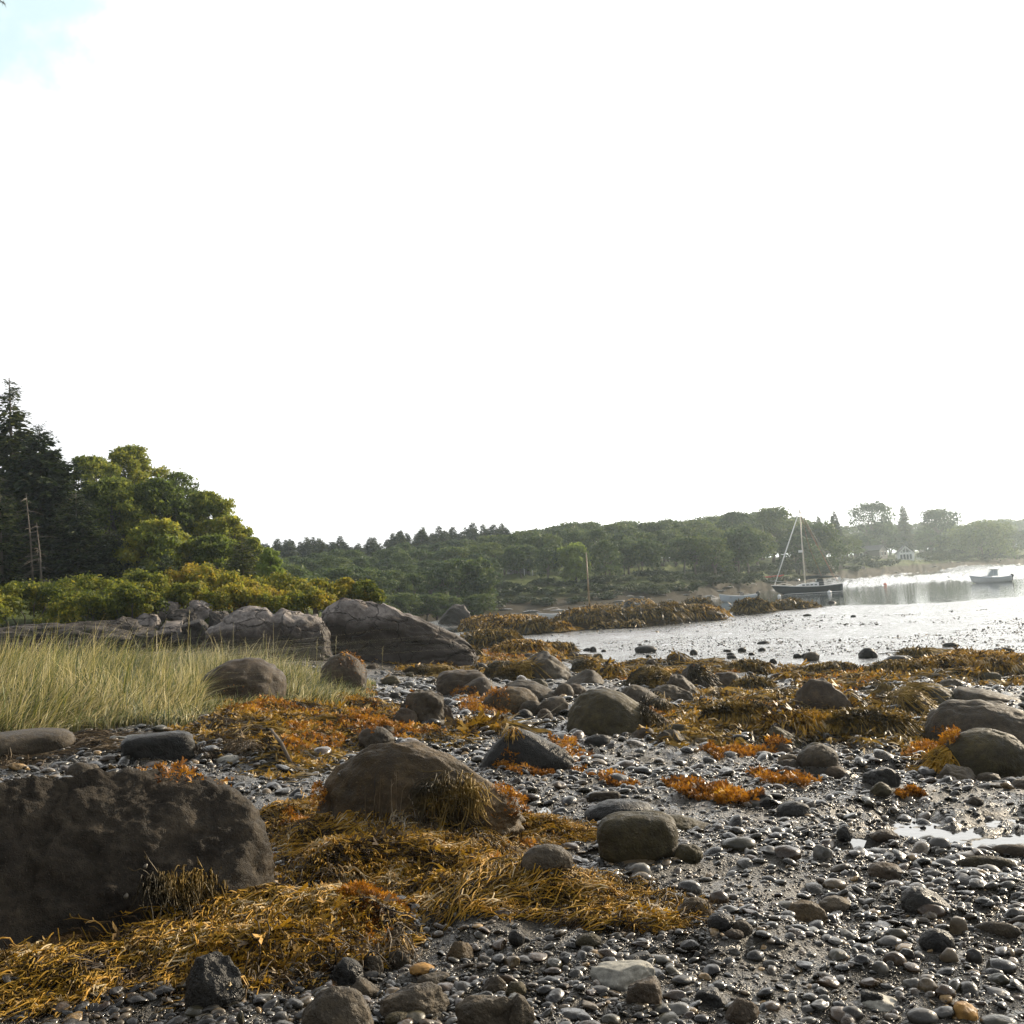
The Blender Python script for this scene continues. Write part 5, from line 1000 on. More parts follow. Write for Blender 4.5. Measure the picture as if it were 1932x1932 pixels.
def spruce_data(Ht,Rw,seed,dens_=1.0,low=.06,leaf='needle',bark='bark',droop=.25,tw=.16,gap=.0,step=.030):
    r=np.random.default_rng(seed); Ps=[];Ds=[];Ss=[];mb=MB(); z=low*Ht
    mb.tube([[0,0,-.4],[0.0,0.02*Ht*.2,Ht*.5],[0,0,Ht]],[.020*Ht,.012*Ht,.002*Ht],7)
    while z<Ht*.985:
        f=z/Ht; L0=Rw*((1-f)**.82)*(1 if f>low+.06 else .8); nb=int(r.integers(5,8))
        for b in range(nb):
            if r.random()<gap: continue
            a=r.uniform(0,6.28); L=L0*r.uniform(.6,1.15)+.05*Rw; n=max(4,int(L/tw*1.6*dens_)); T=np.linspace(.12,1,n); up=.35*f-.1
            X_=np.cos(a)*L*T; Y_=np.sin(a)*L*T; Z_=z+L*(up*T-droop*T**2*(1-f)+.10*T**5); 
            mb.tube(np.stack([X_[::max(1,n//4)],Y_[::max(1,n//4)],Z_[::max(1,n//4)]],1),.0035*Ht*(1-f)+.006,3,cap=False)
            m=3 if dens_>.7 else 2
            for s in range(m):
                side=r.choice([-1,1],n); da=a+side*r.uniform(.25,1.1,n); w=tw*(.6+1.2*(1-T)**.7*min(1,L/1.2))*r.uniform(.7,1.3,n)*min(1,.45+1.8*(1-f))
                Ps.append(np.stack([X_,Y_,Z_],1)+r.normal(0,tw*.15,(n,3))); Ds.append(np.stack([np.cos(da),np.sin(da),r.normal(-.18,.22,n)],1)); Ss.append(w)
        z+=Ht*step*r.uniform(.7,1.3)
    P=np.concatenate(Ps);D=np.concatenate(Ds);S=np.concatenate(Ss)[:,None]; n=len(P); U=np.cross(D,np.array([0,0,1.0])+r.normal(0,.45,(n,3))); U/=np.linalg.norm(U,axis=1)[:,None]
    V=np.stack([P-U*S*.14,P+D*S*.6-U*S*.22,P+D*S*1.15,P+D*S*.6+U*S*.22],1).reshape(-1,3)
    return mesh('crown',V,np.arange(n*4).reshape(-1,4),[M[leaf]],False,{'rnd':np.repeat(r.random(n),4)}), mesh('trunk',np.concatenate(mb.V),np.concatenate(mb.F),[M[bark]],True)
def plant(name,data,loc,label,cat,group=None,rz=0,sc=(1,1,1),tilt=0):
    o=bpy.data.objects.new(name,None); COL.objects.link(o); o.empty_display_size=.1; o.location=[float(v) for v in loc]; o.rotation_euler=(0,tilt,rz); o.scale=sc; tag(o,label,cat,group)
    for nm,me in zip(('crown','trunk','dead_branches'),data):
        if me is not None: link(nm,me,o)
    return o
def size_at(px,ptop,d,base): return at_d(px,ptop,d)[2]-base[2]

# near grove on the point
def grove_broad(px,ptop,hw,d,seed,label,leaf='leaf',n=21600,low=.3,size=.125,stems=2,puffs=26):
    b=on(px,d); h=size_at(px,ptop,d,b); R=hw/FOC*d
    plant('broadleaf_tree',broad_data(h,R,n,size,seed,low,leaf,'bark',stems,int(puffs*2.1),1.08,.70),b,label,'tree','broadleaf trees in the grove on the point')
def grove_spruce(px,ptop,hw,d,seed,label,group='spruces in the grove on the point',**k):
    b=on(px,d); h=size_at(px,ptop,d,b); R=hw/FOC*d
    return plant('spruce_tree',spruce_data(h,R,seed,**k),b,label,'tree',group)
grove_spruce(30,713,92,66,1,'tallest spruce of the point, its thin top above all the others',tw=.42,gap=0,droop=.3,dens_=1.6,step=.024)
grove_spruce(84,800,128,64,2,'dense dark spruce standing right against the tallest one',tw=.34,dens_=2.2,step=.018)
grove_spruce(-60,760,110,66,3,'spruce cut by the picture edge beside the tallest one',tw=.24,dens_=1.5,step=.025)
grove_spruce(150,930,95,61,4,'shorter bushy spruce in front of the broadleaf grove',tw=.24,dens_=1.6,low=.02,step=.025)
grove_spruce(215,1000,75,60,5,'lowest bushy spruce at the edge of the grove shade',tw=.22,dens_=1.6,low=.02,step=.028)
grove_spruce(5,900,80,60,6,'half-bare lower spruce with pale dead twigs at the picture edge',tw=.22,dens_=1.2,low=.05,gap=.2)
grove_broad(255,843,75,75,11,'tallest broadleaf tree of the grove, rising behind the rest',n=29700)
grove_broad(180,862,72,72,12,'broadleaf tree between the dense dark spruce and the tallest broadleaf',n=27000)
grove_broad(215,905,90,66,13,'wide yellow-green broadleaf tree before the tallest one',n=32400,low=.15)
grove_broad(310,905,88,66,14,'golden-green broadleaf tree in the middle of the grove slope',n=32400,low=.12)
grove_broad(345,892,55,74,15,'thin-topped tree with sparse twigs against the sky',n=6750,size=.13,puffs=30)
grove_broad(395,930,72,67,16,'rounded green tree on the descending edge of the grove',n=27000,low=.15)
grove_broad(440,975,55,64,17,'open-branched tree near the seaward end of the grove',n=14850,low=.25)
grove_broad(300,985,85,60,18,'shaded understorey tree behind the yellow-green sapling',n=18900,low=.05,size=.17)
grove_broad(410,1012,70,60,19,'shaded understorey tree behind the dark sapling',n=16200,low=.05)
grove_broad(512,1036,32,58,20,'bright small bushy tree at the seaward tip of the grove',leaf='leafbright',n=12150,low=.02,stems=1)
grove_broad(482,1015,34,60,22,'slim leafy tree just inland of the bright tip tree',n=12150,low=.08)
# grove interior
for k,(px,tp,hw,d) in enumerate([(150,960,60,74),(250,960,80,74),(350,980,70,74),(60,960,70,74)]):
    b=on(px,d); h=size_at(px,tp,d,b); plant('broadleaf_tree',broad_data(h,hw/FOC*d,12000,.2,80+k,.03,'needle','bark',2,20),b,'dark shaded tree filling the inside of the grove','tree','shaded trees inside the grove')
# dead spruce trunks with bare branches
for px,pb,tp,d,sd,lb in [(64,1108,930,59.5,1,'bare pale dead spruce trunk with short snapped branches'),(80,1100,985,58.5,2,'second pale dead trunk crossing behind the bare one'),(5,1112,820,60,3,'bare dead trunk at the picture edge')]:
    b=on(px,d); h=size_at(px-14,tp,d,b); r=np.random.default_rng(sd); mb=MB(); top=np.array([-.045*h,0,h]); mb.tube([[0,0,-.3],top*.5+[.05,0,0],top],[.07,.045,.012],6)
    o=tag(link('dead_tree',mesh('dead_tree',np.concatenate(mb.V),np.concatenate(mb.F),[M['bark']]),None,b),lb,'dead tree')
    m2_=MB()
    for k in range(34):
        t=r.uniform(.08,.97); a=r.uniform(0,6.28); L=r.uniform(.4,1.5)*(1-t*.5); p=top*t; q=p+np.array([math.cos(a)*L,math.sin(a)*L,-.25*L+r.normal(0,.1)]); m2_.tube([p,(p+q)/2+[0,0,.05],q],[.02,.012,.005],3)
    m2_.obj('dead_branches',M['bark'],o)
# saplings on the ledge
def sap(px,pb,tp,hw,d,seed,lb,leaf,low=.3): 
    b=at_d(px,pb,d); h=size_at(px,tp,d,b); plant('spruce_sapling',spruce_data(h,hw/FOC*d,seed,1.4,low,leaf,'bark',.05,.16,0,.045),b,lb,'tree','young spruces among the shrubs')
sap(460,1110,1010,48,49,31,'young dark spruce with a clear stem above the shrubs','needle')
sap(313,1108,1046,30,47,32,'young grey-green spruce with a thin forked stem','sapling',.4)
sap(268,1096,1068,18,50,33,'tiny young spruce behind the shrubs','sapling',.1)

# shrubs on the ledge
SHR=[(-40,1118,1168,75,42,0,'end shrub cut by the picture edge, green'),(55,1094,1168,72,44,1,'broad green shrub above the long dark ledge'),(130,1086,1165,60,46,2,'green-gold shrub rising behind the broad green one'),(190,1078,1172,68,43,3,'rusty-topped shrub between green ones on the long ledge'),
 (165,1112,1172,75,41,4,'low dark front shrub hanging over the long ledge'),(265,1072,1160,58,45,5,'dense shrub with orange crown beside the jumble'),(245,1100,1170,60,41,6,'shrub drooping over the jumbled blocks'),(330,1068,1150,60,47,7,'brownish shrub around the forked young spruce'),
 (390,1059,1150,62,47,8,'tallest olive shrub mound near the dark young spruce'),(355,1095,1162,55,42,9,'shadowed shrub filling the notch above the jumble'),(455,1078,1158,62,45,10,'yellowish shrub at the foot of the dark young spruce'),(440,1100,1158,60,42,11,'mottled shrub on top of the cracked ledge'),
 (530,1080,1152,62,46,12,'golden shrub on the seaward slope'),(510,1108,1158,58,42,13,'dark green shrub just above the blocky ledge'),(590,1092,1152,55,45,14,'green shrub leading down to the domed ledge'),(585,1108,1158,50,42,15,'front green shrub touching the domed ledge'),
 (645,1090,1145,48,45,16,'rounded green shrub behind the dome of granite'),(690,1095,1150,36,44.5,17,'last bright shrub at the seaward end')]
for px,tp,pb,hw,d,sd,lb in SHR:
    pb+=14 if (px<260 and d<44.5) else 0; b=at_d(px,pb,d); h=size_at(px,tp,d,b); R=hw/FOC*d; r=np.random.default_rng(sd+500); C=[];Rr=[]
    for i in range(26):
        u=r.uniform(-.85,.85); v=r.uniform(-.8,.8); q=max(0,1-u*u*.9-v*v*.8); pr=R*r.uniform(.16,.30); C.append([u*R,v*R,max(.15*h,h*(q**.5)*r.uniform(.75,1)-pr*.7)]); Rr.append(pr)
    V,F,A=leafcloud(C,Rr,11000,.085,sd+60,.9,.6,.5); o=link('shrub',mesh('shrub',V,F,[M['shrub']],False,{'rnd':A}),None,b); o.rotation_euler=(0,0,-azof(px)); tag(o,lb,'shrub','shrubs along the top of the ledge')
    mb=MB()
    for i in range(9):
        c=C[i]; P,rr_=limb([c[0]*.3,c[1]*.3,-.3],c,.03,.008,i,4); mb.tube(P,rr_,4)
    mb.obj('stems',M['bark'],o)

# ------------------------------------------------------------------ far shore woods
SKY_=[(480,1030),(510,1030),(560,1022),(640,1020),(700,1022),(760,1008),(850,998),(960,990),(1000,1000),(1060,985),(1120,980),(1180,986),(1270,974),(1330,972),(1390,970),(1450,962),(1500,968),(1540,988),(1600,992),(1650,985),(1700,988),(1770,985),(1830,985),(1880,980),(1932,976),(2050,975)]
def skyl(px): return float(np.interp(px,[a for a,b in SKY_],[b for a,b in SKY_]))
FT=[broad_data(9,4.2,3600,.34,700+k,[.28,.22,.12,.2,.3][k],'leaffar','bark',1+k%2,[20,24,18,22,26][k]) for k in range(5)]
FC=[spruce_data(10,2.3+.3*k,720+k,1.5,.05,'needle','bark',.3,.6,.0,.022) for k in range(3)]
FLM=[(560,'the last bright shrub of the point'),(650,'the dome of granite'),(780,'the long tail of the domed ledge'),(866,'the pale-topped bedrock knob'),(950,'the birch stems'),(1040,'the white rowboat'),(1110,'the lone mast'),(1180,'the dark outcrop of the islet'),(1240,'the large weedy islet face'),(1300,'the tilted dinghy'),(1350,'the gap between islet and skiff'),(1394,'the blue skiff'),(1450,'the red kayak'),(1500,'the yacht mast'),(1570,'the yacht stern'),(1614,'the stone wall'),(1655,'the large open-crowned oak'),(1708,'the white cottage'),(1770,'the second open-crowned oak'),(1820,'the two white buoys'),(1870,'the motorboat'),(1930,'the end of the headland'),(490,'the seaward end of the grove')]
FU={}
def farlabel(s,px):
    l=min(FLM,key=lambda l:abs(l[0]-px))[1]; s=s+' above '+l; FU[s]=FU.get(s,0)+1
    return s if FU[s]==1 else s.replace(' above ',' just past ',1) if FU[s]==2 else s.replace(' above ',' near ',1)
r=np.random.default_rng(12); nfar=0
def far_tree(px,tp,d,kind,k,label,group,wide=1.0,base=None):
    b=on(px,d) if base is None else base; h=max(size_at(px,tp,d,b),2.5); s=h/(9 if kind=='b' else 10)
    return plant('broadleaf_tree' if kind=='b' else 'spruce_tree',FT[k%5] if kind=='b' else FC[k%3],b,label,'tree',group,r.uniform(0,6.28),(s*wide,s*wide,s))
GB='round-crowned broadleaf trees of the wood across the cove'; LB='round-crowned broadleaf tree in the hazy wood across the cove'
GCf='dark pointed conifers along the far skyline'; LCf='dark pointed conifer breaking the skyline of the far wood'
px=470.0
while px<2010:
    ds=float(dsh(px)); sk=skyl(px)
    for lay,(fd,lo) in enumerate(((1.95,0),(1.7,.16),(1.48,.36),(1.30,.56))):
        x_=px+r.uniform(-12,12)+lay*9; d=ds*fd*r.uniform(.97,1.03); base=on(x_,d)
        bpx=1104+(966-x_)*.0612+(EYE-base[2])/d*FOC
        top=sk+(bpx-sk)*lo*.62+r.uniform(-4,8)+ (3 if lay==0 else 0)
        if lay==3 and (x_>930 and x_<1640) and r.random()<.55: continue
        if x_>1560 and lay>=2 and (r.random()<.2 or abs(x_-1712)<34 or (lay==3 and 1610<x_<1670)): continue
        if x_<960: top+=12
        if lay==0 and x_<960:
            far_tree(x_,sk-r.uniform(-8,6),d,'c',int(px),farlabel('dark conifer on the far skyline',x_),GCf,1.5); continue
        far_tree(x_,top,d,'b',int(r.integers(0,5)),farlabel(['skyline broadleaf tree of the far wood','upper-slope broadleaf tree of the far wood','mid-slope broadleaf tree of the far wood','foot-slope broadleaf tree of the far wood'][lay],x_),GB,r.uniform(.95,1.35)*(1.25 if x_>1500 else 1),base); nfar+=1
    px+=27 if px<1500 else 30
for k in range(34):
    x_=500+k*13.8+r.uniform(-5,5); far_tree(x_,skyl(x_)-r.uniform(-10,12),float(dsh(x_))*2.05,'c',k,farlabel('slim dark conifer of the skyline fringe',x_),GCf,1.3)
# front row low in the cove, left of the meadow
for k in range(20):
    x_=505+k*21+r.uniform(-6,6); d=float(dsh(x_))*1.02; far_tree(x_,1128+r.uniform(-10,8),d,'b',k,farlabel('lowest waterside tree of the far wood',x_),'waterside trees of the far wood',1.5)
for k in range(14):
    x_=520+k*29+r.uniform(-8,8); d=float(dsh(x_))*1.12; far_tree(x_,1085+r.uniform(-22,12)-(x_-520)*.03,d,'b',k,farlabel('leafy waterside tree of the far wood',x_),'waterside trees of the far wood',r.uniform(1.0,1.3))
# trees one can tell apart
def near_far(px,tp,hw,d,seed,lb,n=5000,leaf='leaffar',size=.36,low=.3,bark='bark',stems=1):
    b=on(px,d); h=size_at(px,tp,d,b); plant('broadleaf_tree',broad_data(h,hw/FOC*d,n,size,seed,low,leaf,bark,stems,24),b,lb,'tree','standing-out trees on the far shore')
near_far(1088,1027,38,150,801,'pale green rounded tree behind the lone mast',leaf='leafbright',n=6500,low=.12)
near_far(1393,1003,55,185,802,'broad spreading tree with a pale trunk on the far bank',n=6500,low=.35)
near_far(905,1058,40,127,803,'low leafy tree with white birch stems at the waterline',low=.1,bark='barkpale',stems=2)
near_far(1210,1020,48,165,804,'spreading tree with a forked pale trunk above the meadow',low=.3,bark='barkpale',stems=2)
near_far(1650,948,44,430,805,'large open-crowned oak against the sky behind the houses',n=5000,size=.5,low=.5)
near_far(1774,961,46,450,806,'second open-crowned oak against the sky, beside the pointed conifer',n=5000,size=.55,low=.5)
near_far(1855,985,75,420,807,'huge round dark tree on the far headland',n=8000,size=.6,low=.05)
near_far(1540,988,60,262,808,'wide round tree directly behind the yacht rigging',n=8000,size=.45,low=.1)
near_far(1462,958,50,265,809,'tall dark-crowned tree behind the yacht mast',n=7000,size=.45,low=.15)
near_far(1392,966,45,255,810,'lacy-topped tree on the skyline beside the tall dark-crowned one',n=5000,size=.4,low=.3)
near_far(985,1030,45,160,811,'rounded tree sheltering the shingled house',n=6000,low=.3)
near_far(1030,1010,48,170,812,'tall rounded tree between the shingled house and the pale green tree',n=6000,low=.3)
for px,tp,hw,lb in [(1712,951,22,'tall pointed conifer between the two open-crowned oaks'),(1581,963,16,'narrow conifer on the skyline beyond the yacht'),(1551,972,14,'shorter conifer next to the narrow one on the skyline'),(762,1000,10,'thin dead-topped conifer spire on the far skyline')]:
    d=(470 if px>1700 else 340) if px>1500 else 200; b=on(px,d); h=size_at(px,tp,d,b); plant('spruce_tree',spruce_data(h,hw/FOC*d,int(px),1.6,.1,'needle','bark',.3,.9,.0,.025),b,lb,'tree','standing-out conifers on the far shore')
# low bushes on the far bank
BV=[]
for k in range(3):
    rr=np.random.default_rng(k); C=rr.uniform(-1,1,(12,3))*[1,1,.25]+[0,0,.45]; V,F,A=leafcloud(C,np.full(12,.42),1100,.16,k+5); BV.append(mesh('bush',V,F,[M['shrubdark']],False,{'rnd':A}))
for k in range(58):
    x_=925+k*17.5+r.uniform(-8,8)
    if abs(x_-1712)<22: continue
    f=[1.10,1.16,1.24][k%3]; d=float(dsh(x_))*f*r.uniform(.98,1.02); b=on(x_,d); o=link('bush',BV[k%3],None,b); s=r.uniform(.9,1.7)*(d/150)**.6; o.scale=(s*1.6,s*1.3,s*.9); o.rotation_euler=(0,0,r.uniform(0,6)); tag(o,farlabel('low dark bush on the far bank',x_),'bush','bushes along the far bank')
# far beach rocks
for k in range(46):
    x_=930+k*21+r.uniform(-9,9); d=float(dsh(x_))*r.uniform(1.0,1.07); b=on(x_,d); o=link('rock',bpy.data.meshes['cobble'] if False else tmesh[k%14],None,b); s=r.uniform(.25,.8); o.scale=(s*1.5,s,s*.7); tag(o,farlabel('small rock on the far beach',x_),'rock','rocks along the far beach')

# ------------------------------------------------------------------ houses and yard things
def frame_at(px,d,yaw=0,name='house',z=None):
    o=bpy.data.objects.new(name,None); COL.objects.link(o); b=on(px,d); 
    if z is not None: b[2]=z
    o.location=[float(v) for v in b]; o.rotation_euler=(0,0,-float(azof(px))+yaw); return o
def gable_house(px,d,w,l,h,rf,yaw,wallm,lb,wins,glassgable=False,zz=None,roofm='roof',name='house',cat='house'):
    o=frame_at(px,d,yaw,name,zz); tag(o,lb,cat); mb=MB()
    x,y=w/2,l/2; V=[[-x,-y,-1],[x,-y,-1],[x,y,-1],[-x,y,-1],[-x,-y,h],[x,-y,h],[x,y,h],[-x,y,h],[0,-y,h+rf],[0,y,h+rf]]
    mb.add(V,[[0,1,5],[0,5,4],[1,2,6],[1,6,5],[2,3,7],[2,7,6],[3,0,4],[3,4,7],[4,5,8],[6,7,9]]); mb.obj('wall',M[wallm],o)
    for s in (-1,1):
        mb=MB(); e=.35; n=np.array([s*rf,0,x]); n=n/np.linalg.norm(n)*.16
        a=np.array([s*(x+e),0,h-e*rf/x]); t_=np.array([0,0,h+rf]); Q=[]
        for yy in (-y-e,y+e):
            for p_ in (a,t_): Q.append(p_+[0,yy,0]+n*.1); 
        Q=np.array(Q); Q2=Q+n; mb.add(np.concatenate([Q,Q2]),[[0,1,3,2],[4,6,7,5],[0,4,5,1],[2,3,7,6],[0,2,6,4],[1,5,7,3]]); mb.obj('roof',M[roofm],o)
    for (wx,wz,ww,wh) in wins:
        mb=MB(); mb.box((wx,-y-.03,wz),(ww+.24,.10,wh+.24)); f=mb.obj('window',M['white'],o); mb=MB(); mb.box((wx,-y-.085,wz),(ww,.03,wh)); mb.obj('pane',M['glass'],f)
    if glassgable:
        mb=MB(); mb.add([[-x*.62,-y-.1,h+.15],[x*.62,-y-.1,h+.15],[0,-y-.1,h+rf*.72]],[[0,1,2]]); g=mb.obj('gable_window',M['glass'],o)
        mb=MB(); 
        for xx in (-.33,0,.33): mb.box((xx*x*1.2,-y-.14,h+rf*.3),(.14,.05,rf*.75*(1-abs(xx)*1.1)))
        mb.obj('muntins',M['white'],g)
    return o
d=385; gable_house(1708,d,5.4,6,2.4,2.5,.12,'white','small white gabled cottage with a tall glazed front',[(-1.5,1.1,.7,1.6),(-.5,1.1,.7,1.6),(.5,1.1,.7,1.6),(1.5,1.1,.7,1.6)],True)
gable_house(1652,380,7,6,2.6,1.6,1.2,'shingle','grey shingled house half hidden by trunks beside the white cottage',[(-1.6,1.4,.9,1.1),(1.4,1.4,.9,1.1)])
gable_house(1625,375,4,5,2.2,1.6,.1,'shingle','low grey outbuilding next to the half-hidden shingled house',[(0,1.2,.9,1)])
gable_house(980,176,3.4,5,2.9,1.3,.1,'shingle','dark shingled house with a pale dormer among the trees',[(-.7,1.6,.6,.9),(.7,1.6,.6,.9)],False,roofm='roof')
o=frame_at(1006,170,0,'porch_deck'); tag(o,'raised wooden porch deck beside the dark shingled house','deck'); mb=MB(); mb.box((0,0,1.5),(3,2,.15)); mb.obj('floor',M['shingle'],o)
for xx in (-1.3,0,1.3): mb=MB(); mb.box((xx,-.85,.6),(.12,.12,1.7)); mb.obj('post',M['white'],o)
mb=MB(); mb.box((0,-.95,2.3),(3,.06,.08)); [mb.box((-1.4+.28*k,-.95,1.93),(.05,.05,.7)) for k in range(11)]; mb.obj('railing',M['white'],o)
o=frame_at(1744,380,0,'board_fence'); tag(o,'short white board fence beside the glazed cottage','fence')
for k in range(5): mb=MB(); mb.box((-2.4+k*1.2,0,.4),(.12,.12,1.5)); mb.obj('post',M['white'],o)
mb=MB(); [mb.box((0,-.08,.35+.35*k),(4.8,.04,.16)) for k in range(3)]; mb.obj('rails',M['white'],o)
mb=MB(); P0=on(1568,283); P1=on(1628,300)
for k in range(26):
    q=P0*(1-k/25)+P1*(k/25); mb.box((q[0],q[1],q[2]+.35),(1.0,.5,1.3+.1*math.sin(k*3)),-float(azof(1600))+.05*math.sin(k*7))
tag(mb.obj('stone_wall',M['wall']),'long pale stone retaining wall above the far bank','wall')
# red kayak and pale boulders on the far bank
def hull(L,B,D,n=22,bow=.12,tr=.8,sheer=.25,keel=.35,overh=.1,draft=.0,sect=9):
    """open hull shell, x forward; returns V,F of the outside and the sheer line"""
    V=[]
    for i in range(n+1):
        t=i/n; x=-L/2+L*t; hb=B/2*(math.sin(math.pi*min(1,(t*.62+.38*1.0)*1.0))**.75 if False else (tr+(1-tr)*math.sin(min(t/.45,1)*math.pi/2) if t<.45 else math.cos((t-.45)/.55*math.pi/2)**.62)); hb=max(hb,.012*B)
        zt=D*(1+sheer*(2*t-.75)**2); zb=-draft+ D*keel*max(0,(t-.72)/.28)**2.2+D*.12*max(0,(.25-t)/.25)
        for k in range(sect):
            u=k/(sect-1); y=hb*min(1,(u**.42)*(1.0)); z=zb+(zt-zb)*(u**1.7); xx=x+overh*L*max(0,(t-.6)/.4)**2*u*.6-overh*.3*L*max(0,(.15-t)/.15)*(-u)*-.2; V.append([xx,y,z])
    V=np.array(V); R=V.copy(); R[:,1]*=-1; m=sect; F=[]
    for i in range(n):
        for k in range(m-1): F.append([i*m+k,(i+1)*m+k,(i+1)*m+k+1,i*m+k+1])
    F=np.array(F); off=len(V); A=np.concatenate([V,R]); FF=np.concatenate([F,F[:,::-1]+off])
    tr_=[[k,k+1,off+k+1,off+k] for k in range(m-1)]; FF=np.concatenate([FF,np.array(tr_)]); top=np.array([V[i*m+m-1] for i in range(n+1)]); return A,FF,top
def deckmesh(top,z=-.06,ins=.98):
    a=top.copy(); a[:,1]*=ins; a[:,2]+=z; b=a.copy(); b[:,1]*=-1; n=len(a); c=(a+b)/2; c[:,2]+=.05
    V=np.concatenate([a,c,b]); F=[[i,i+1,n+i+1,n+i] for i in range(n-1)]+[[n+i,n+i+1,2*n+i+1,2*n+i] for i in range(n-1)]; return V,np.array(F)
def vessel(name,px,py,d,yaw,lb,cat,heel=0,trim=0,group=None):
    o=bpy.data.objects.new(name,None); COL.objects.link(o); b=at_d(px,py,d); b[2]=0.0; o.location=[float(v) for v in b]; o.rotation_euler=(heel,trim,-float(azof(px))+yaw); tag(o,lb,cat,group); return o
b=on(1452,205); o=frame_at(1452,205,.05,'kayak'); A,FF,top=hull(4.6,.7,.3,keel=.9,tr=.05); A[:,2]+=.55; mb=MB(); mb.add(A,FF); top[:,2]+=.55; V,F=deckmesh(top,-.01); mb.add(V,F); mb.obj('body',M['red'],o,True)
mb=MB(); an=np.linspace(0,6.28,14); mb.tube(np.stack([np.cos(an)*.4,np.sin(an)*.2,np.full(14,.92)],1),.03,4); mb.obj('cockpit_rim',M['black'],o); tag(o,'red kayak drawn up on the far bank','kayak')
for px,py,s,lb in [(1618,1089-6,.8,'pale boulder on the bank above the orange buoy'),(1419,1104,.8,'pale boulder on the far beach behind the yacht bow'),(1187,1098,.5,'small white boulder in the meadow under the forked tree'),(945,1156,.6,'pale boulder at the waterline beside the birch stems')]:
    d=float(dsh(px))*1.09; p=at_d(px,py,d); p[2]=on(px,d)[2]; q=link('boulder',tmesh[3],None,p); q.scale=(s,s,s*.9); q.data=q.data.copy(); q.data.materials[0]=M['pale']; tag(q,lb,'boulder')

# ------------------------------------------------------------------ boats
M['screen']=plain('pale_windscreen',(.45,.50,.52),.15,n=0)
# sailing yacht at her mooring, bow pointing left
Y=vessel('sailing_yacht',1528,1116,142,math.pi+.10,'dark-hulled sailing yacht with bare mast at a mooring off the far shore','sailboat')
A,FF,top=hull(8.6,2.5,.95,tr=.55,sheer=.28,overh=.16,draft=.25,keel=.7); mb=MB(); mb.add(A,FF); mb.obj('hull',M['navy'],Y,True)
mb=MB(); mb.tube(top+[0,.02,0],.045,5); t2=top.copy(); t2[:,1]*=-1; mb.tube(t2-[0,.02,0],.045,5); mb.obj('toe_rail',M['white'],Y)
bt=A[(A[:,2]>.02)&(A[:,2]<.22)]; mb=MB(); V,F=deckmesh(top,-.05); mb.add(V,F); mb.obj('deck',M['mast'],Y)
mb=MB()
for s in (-1,1):
    P=[]; 
    for i in range(23):
        t=i/22; x=-4.3+8.6*t; hb=1.25*(.55+.45*math.sin(min(t/.45,1)*math.pi/2) if t<.45 else math.cos((t-.45)/.55*math.pi/2)**.62); zb=-.25+.95*.7*max(0,(t-.72)/.28)**2.2+.95*.12*max(0,(.25-t)/.25); zt=.95*(1+.28*(2*t-.75)**2); u=((.10-zb)/(zt-zb)) if zt>zb else 0
        if u<=0.02: continue
        P.append([x,s*(hb*u**(1/1.7*.42)+.02),.10])
    mb.tube(P,.05,4)
mb.obj('boot_stripe',M['white'],Y)
def cabin(pts_x,w0,h0,z0,mat,parent,name):
    V=[]; 
    for (x,w,h) in pts_x:
        V+=[[x,-w,z0],[x,-w*.86,z0+h],[x,w*.86,z0+h],[x,w,z0]]
    F=[]; n=len(pts_x)
    for i in range(n-1):
        for k in range(3): F.append([i*4+k,(i+1)*4+k,(i+1)*4+k+1,i*4+k+1])
    F.append([0,1,2,3]); F.append([4*n-1,4*n-2,4*n-3,4*n-4]); mb=MB(); mb.add(V,F); return mb.obj(name,M[mat],parent)
cb=cabin([(-1.2,.8,.50),(-.6,.82,.50),(1.0,.70,.42),(1.9,.45,.16)],0,0,.93,'white',Y,'cabin')
for k in range(4):
    for s in (-1,1):
        mb=MB(); mb.box((-.8+k*.55,s*.80,1.16),(.32,.05,.14)); mb.obj('porthole',M['glass'],cb)
dg=cabin([(-1.9,.75,.2),(-1.75,.75,.95),(-1.2,.72,.95),(-.8,.66,.45)],0,0,.95,'canvas',Y,'dodger'); mb=MB(); mb.box((-.93,0,1.72),(.06,1.1,.24)); mb.obj('dodger_window',M['white'],dg)
mt=[.55,0,0]
mb=MB(); mb.tube([[.55,0,.9],[.55,0,5],[.50,0,11.2]],[.10,.095,.06],8); ms=mb.obj('mast',M['mast'],Y,True)
for z_,w_ in ((6.1,1.0),(8.6,.7)): mb=MB(); mb.tube([[.55,-w_,z_],[.55,0,z_+.06],[.55,w_,z_]],.03,4); mb.obj('spreader',M['mast'],ms)
mb=MB(); an=np.linspace(0,6.28,13); mb.tube([[.82,0,5.45],[.82,0,5.75]],.30,12); mb.tube([[.55,0,5.5],[.82,0,5.5]],.05,4); mb.obj('radar_dome',M['white'],ms)
mb=MB(); mb.tube([[.5,0,11.2],[.5,0,11.7]],.02,4); mb.tube([[.3,0,11.5],[.7,0,11.5]],.02,4); mb.obj('wind_vane',M['wire'],ms)
mb=MB(); mb.tube([[.45,0,1.9],[-3.4,0,1.85]],[.07,.06],6); mb.obj('boom',M['mast'],Y)
mb=MB(); mb.tube([[.42,0,2.05],[-1.2,0,2.16],[-3.3,0,2.03]],[.24,.20,.10],8); mb.obj('sail_cover',M['canvas'],Y,True)
mb=MB(); mb.tube([[4.65,0,1.42],[2.6,0,6.2],[.52,0,11.0]],[.07,.09,.05],7); mb.obj('furled_jib',M['white'],Y,True)
mb=MB()
for s in (-1,1):
    mb.tube([[.5,s*1.2,1.0],[.55,s*1.0,6.1],[.5,0,11.0]],.014,3); mb.tube([[.1,s*1.2,1.0],[.55,0,6.1]],.014,3)
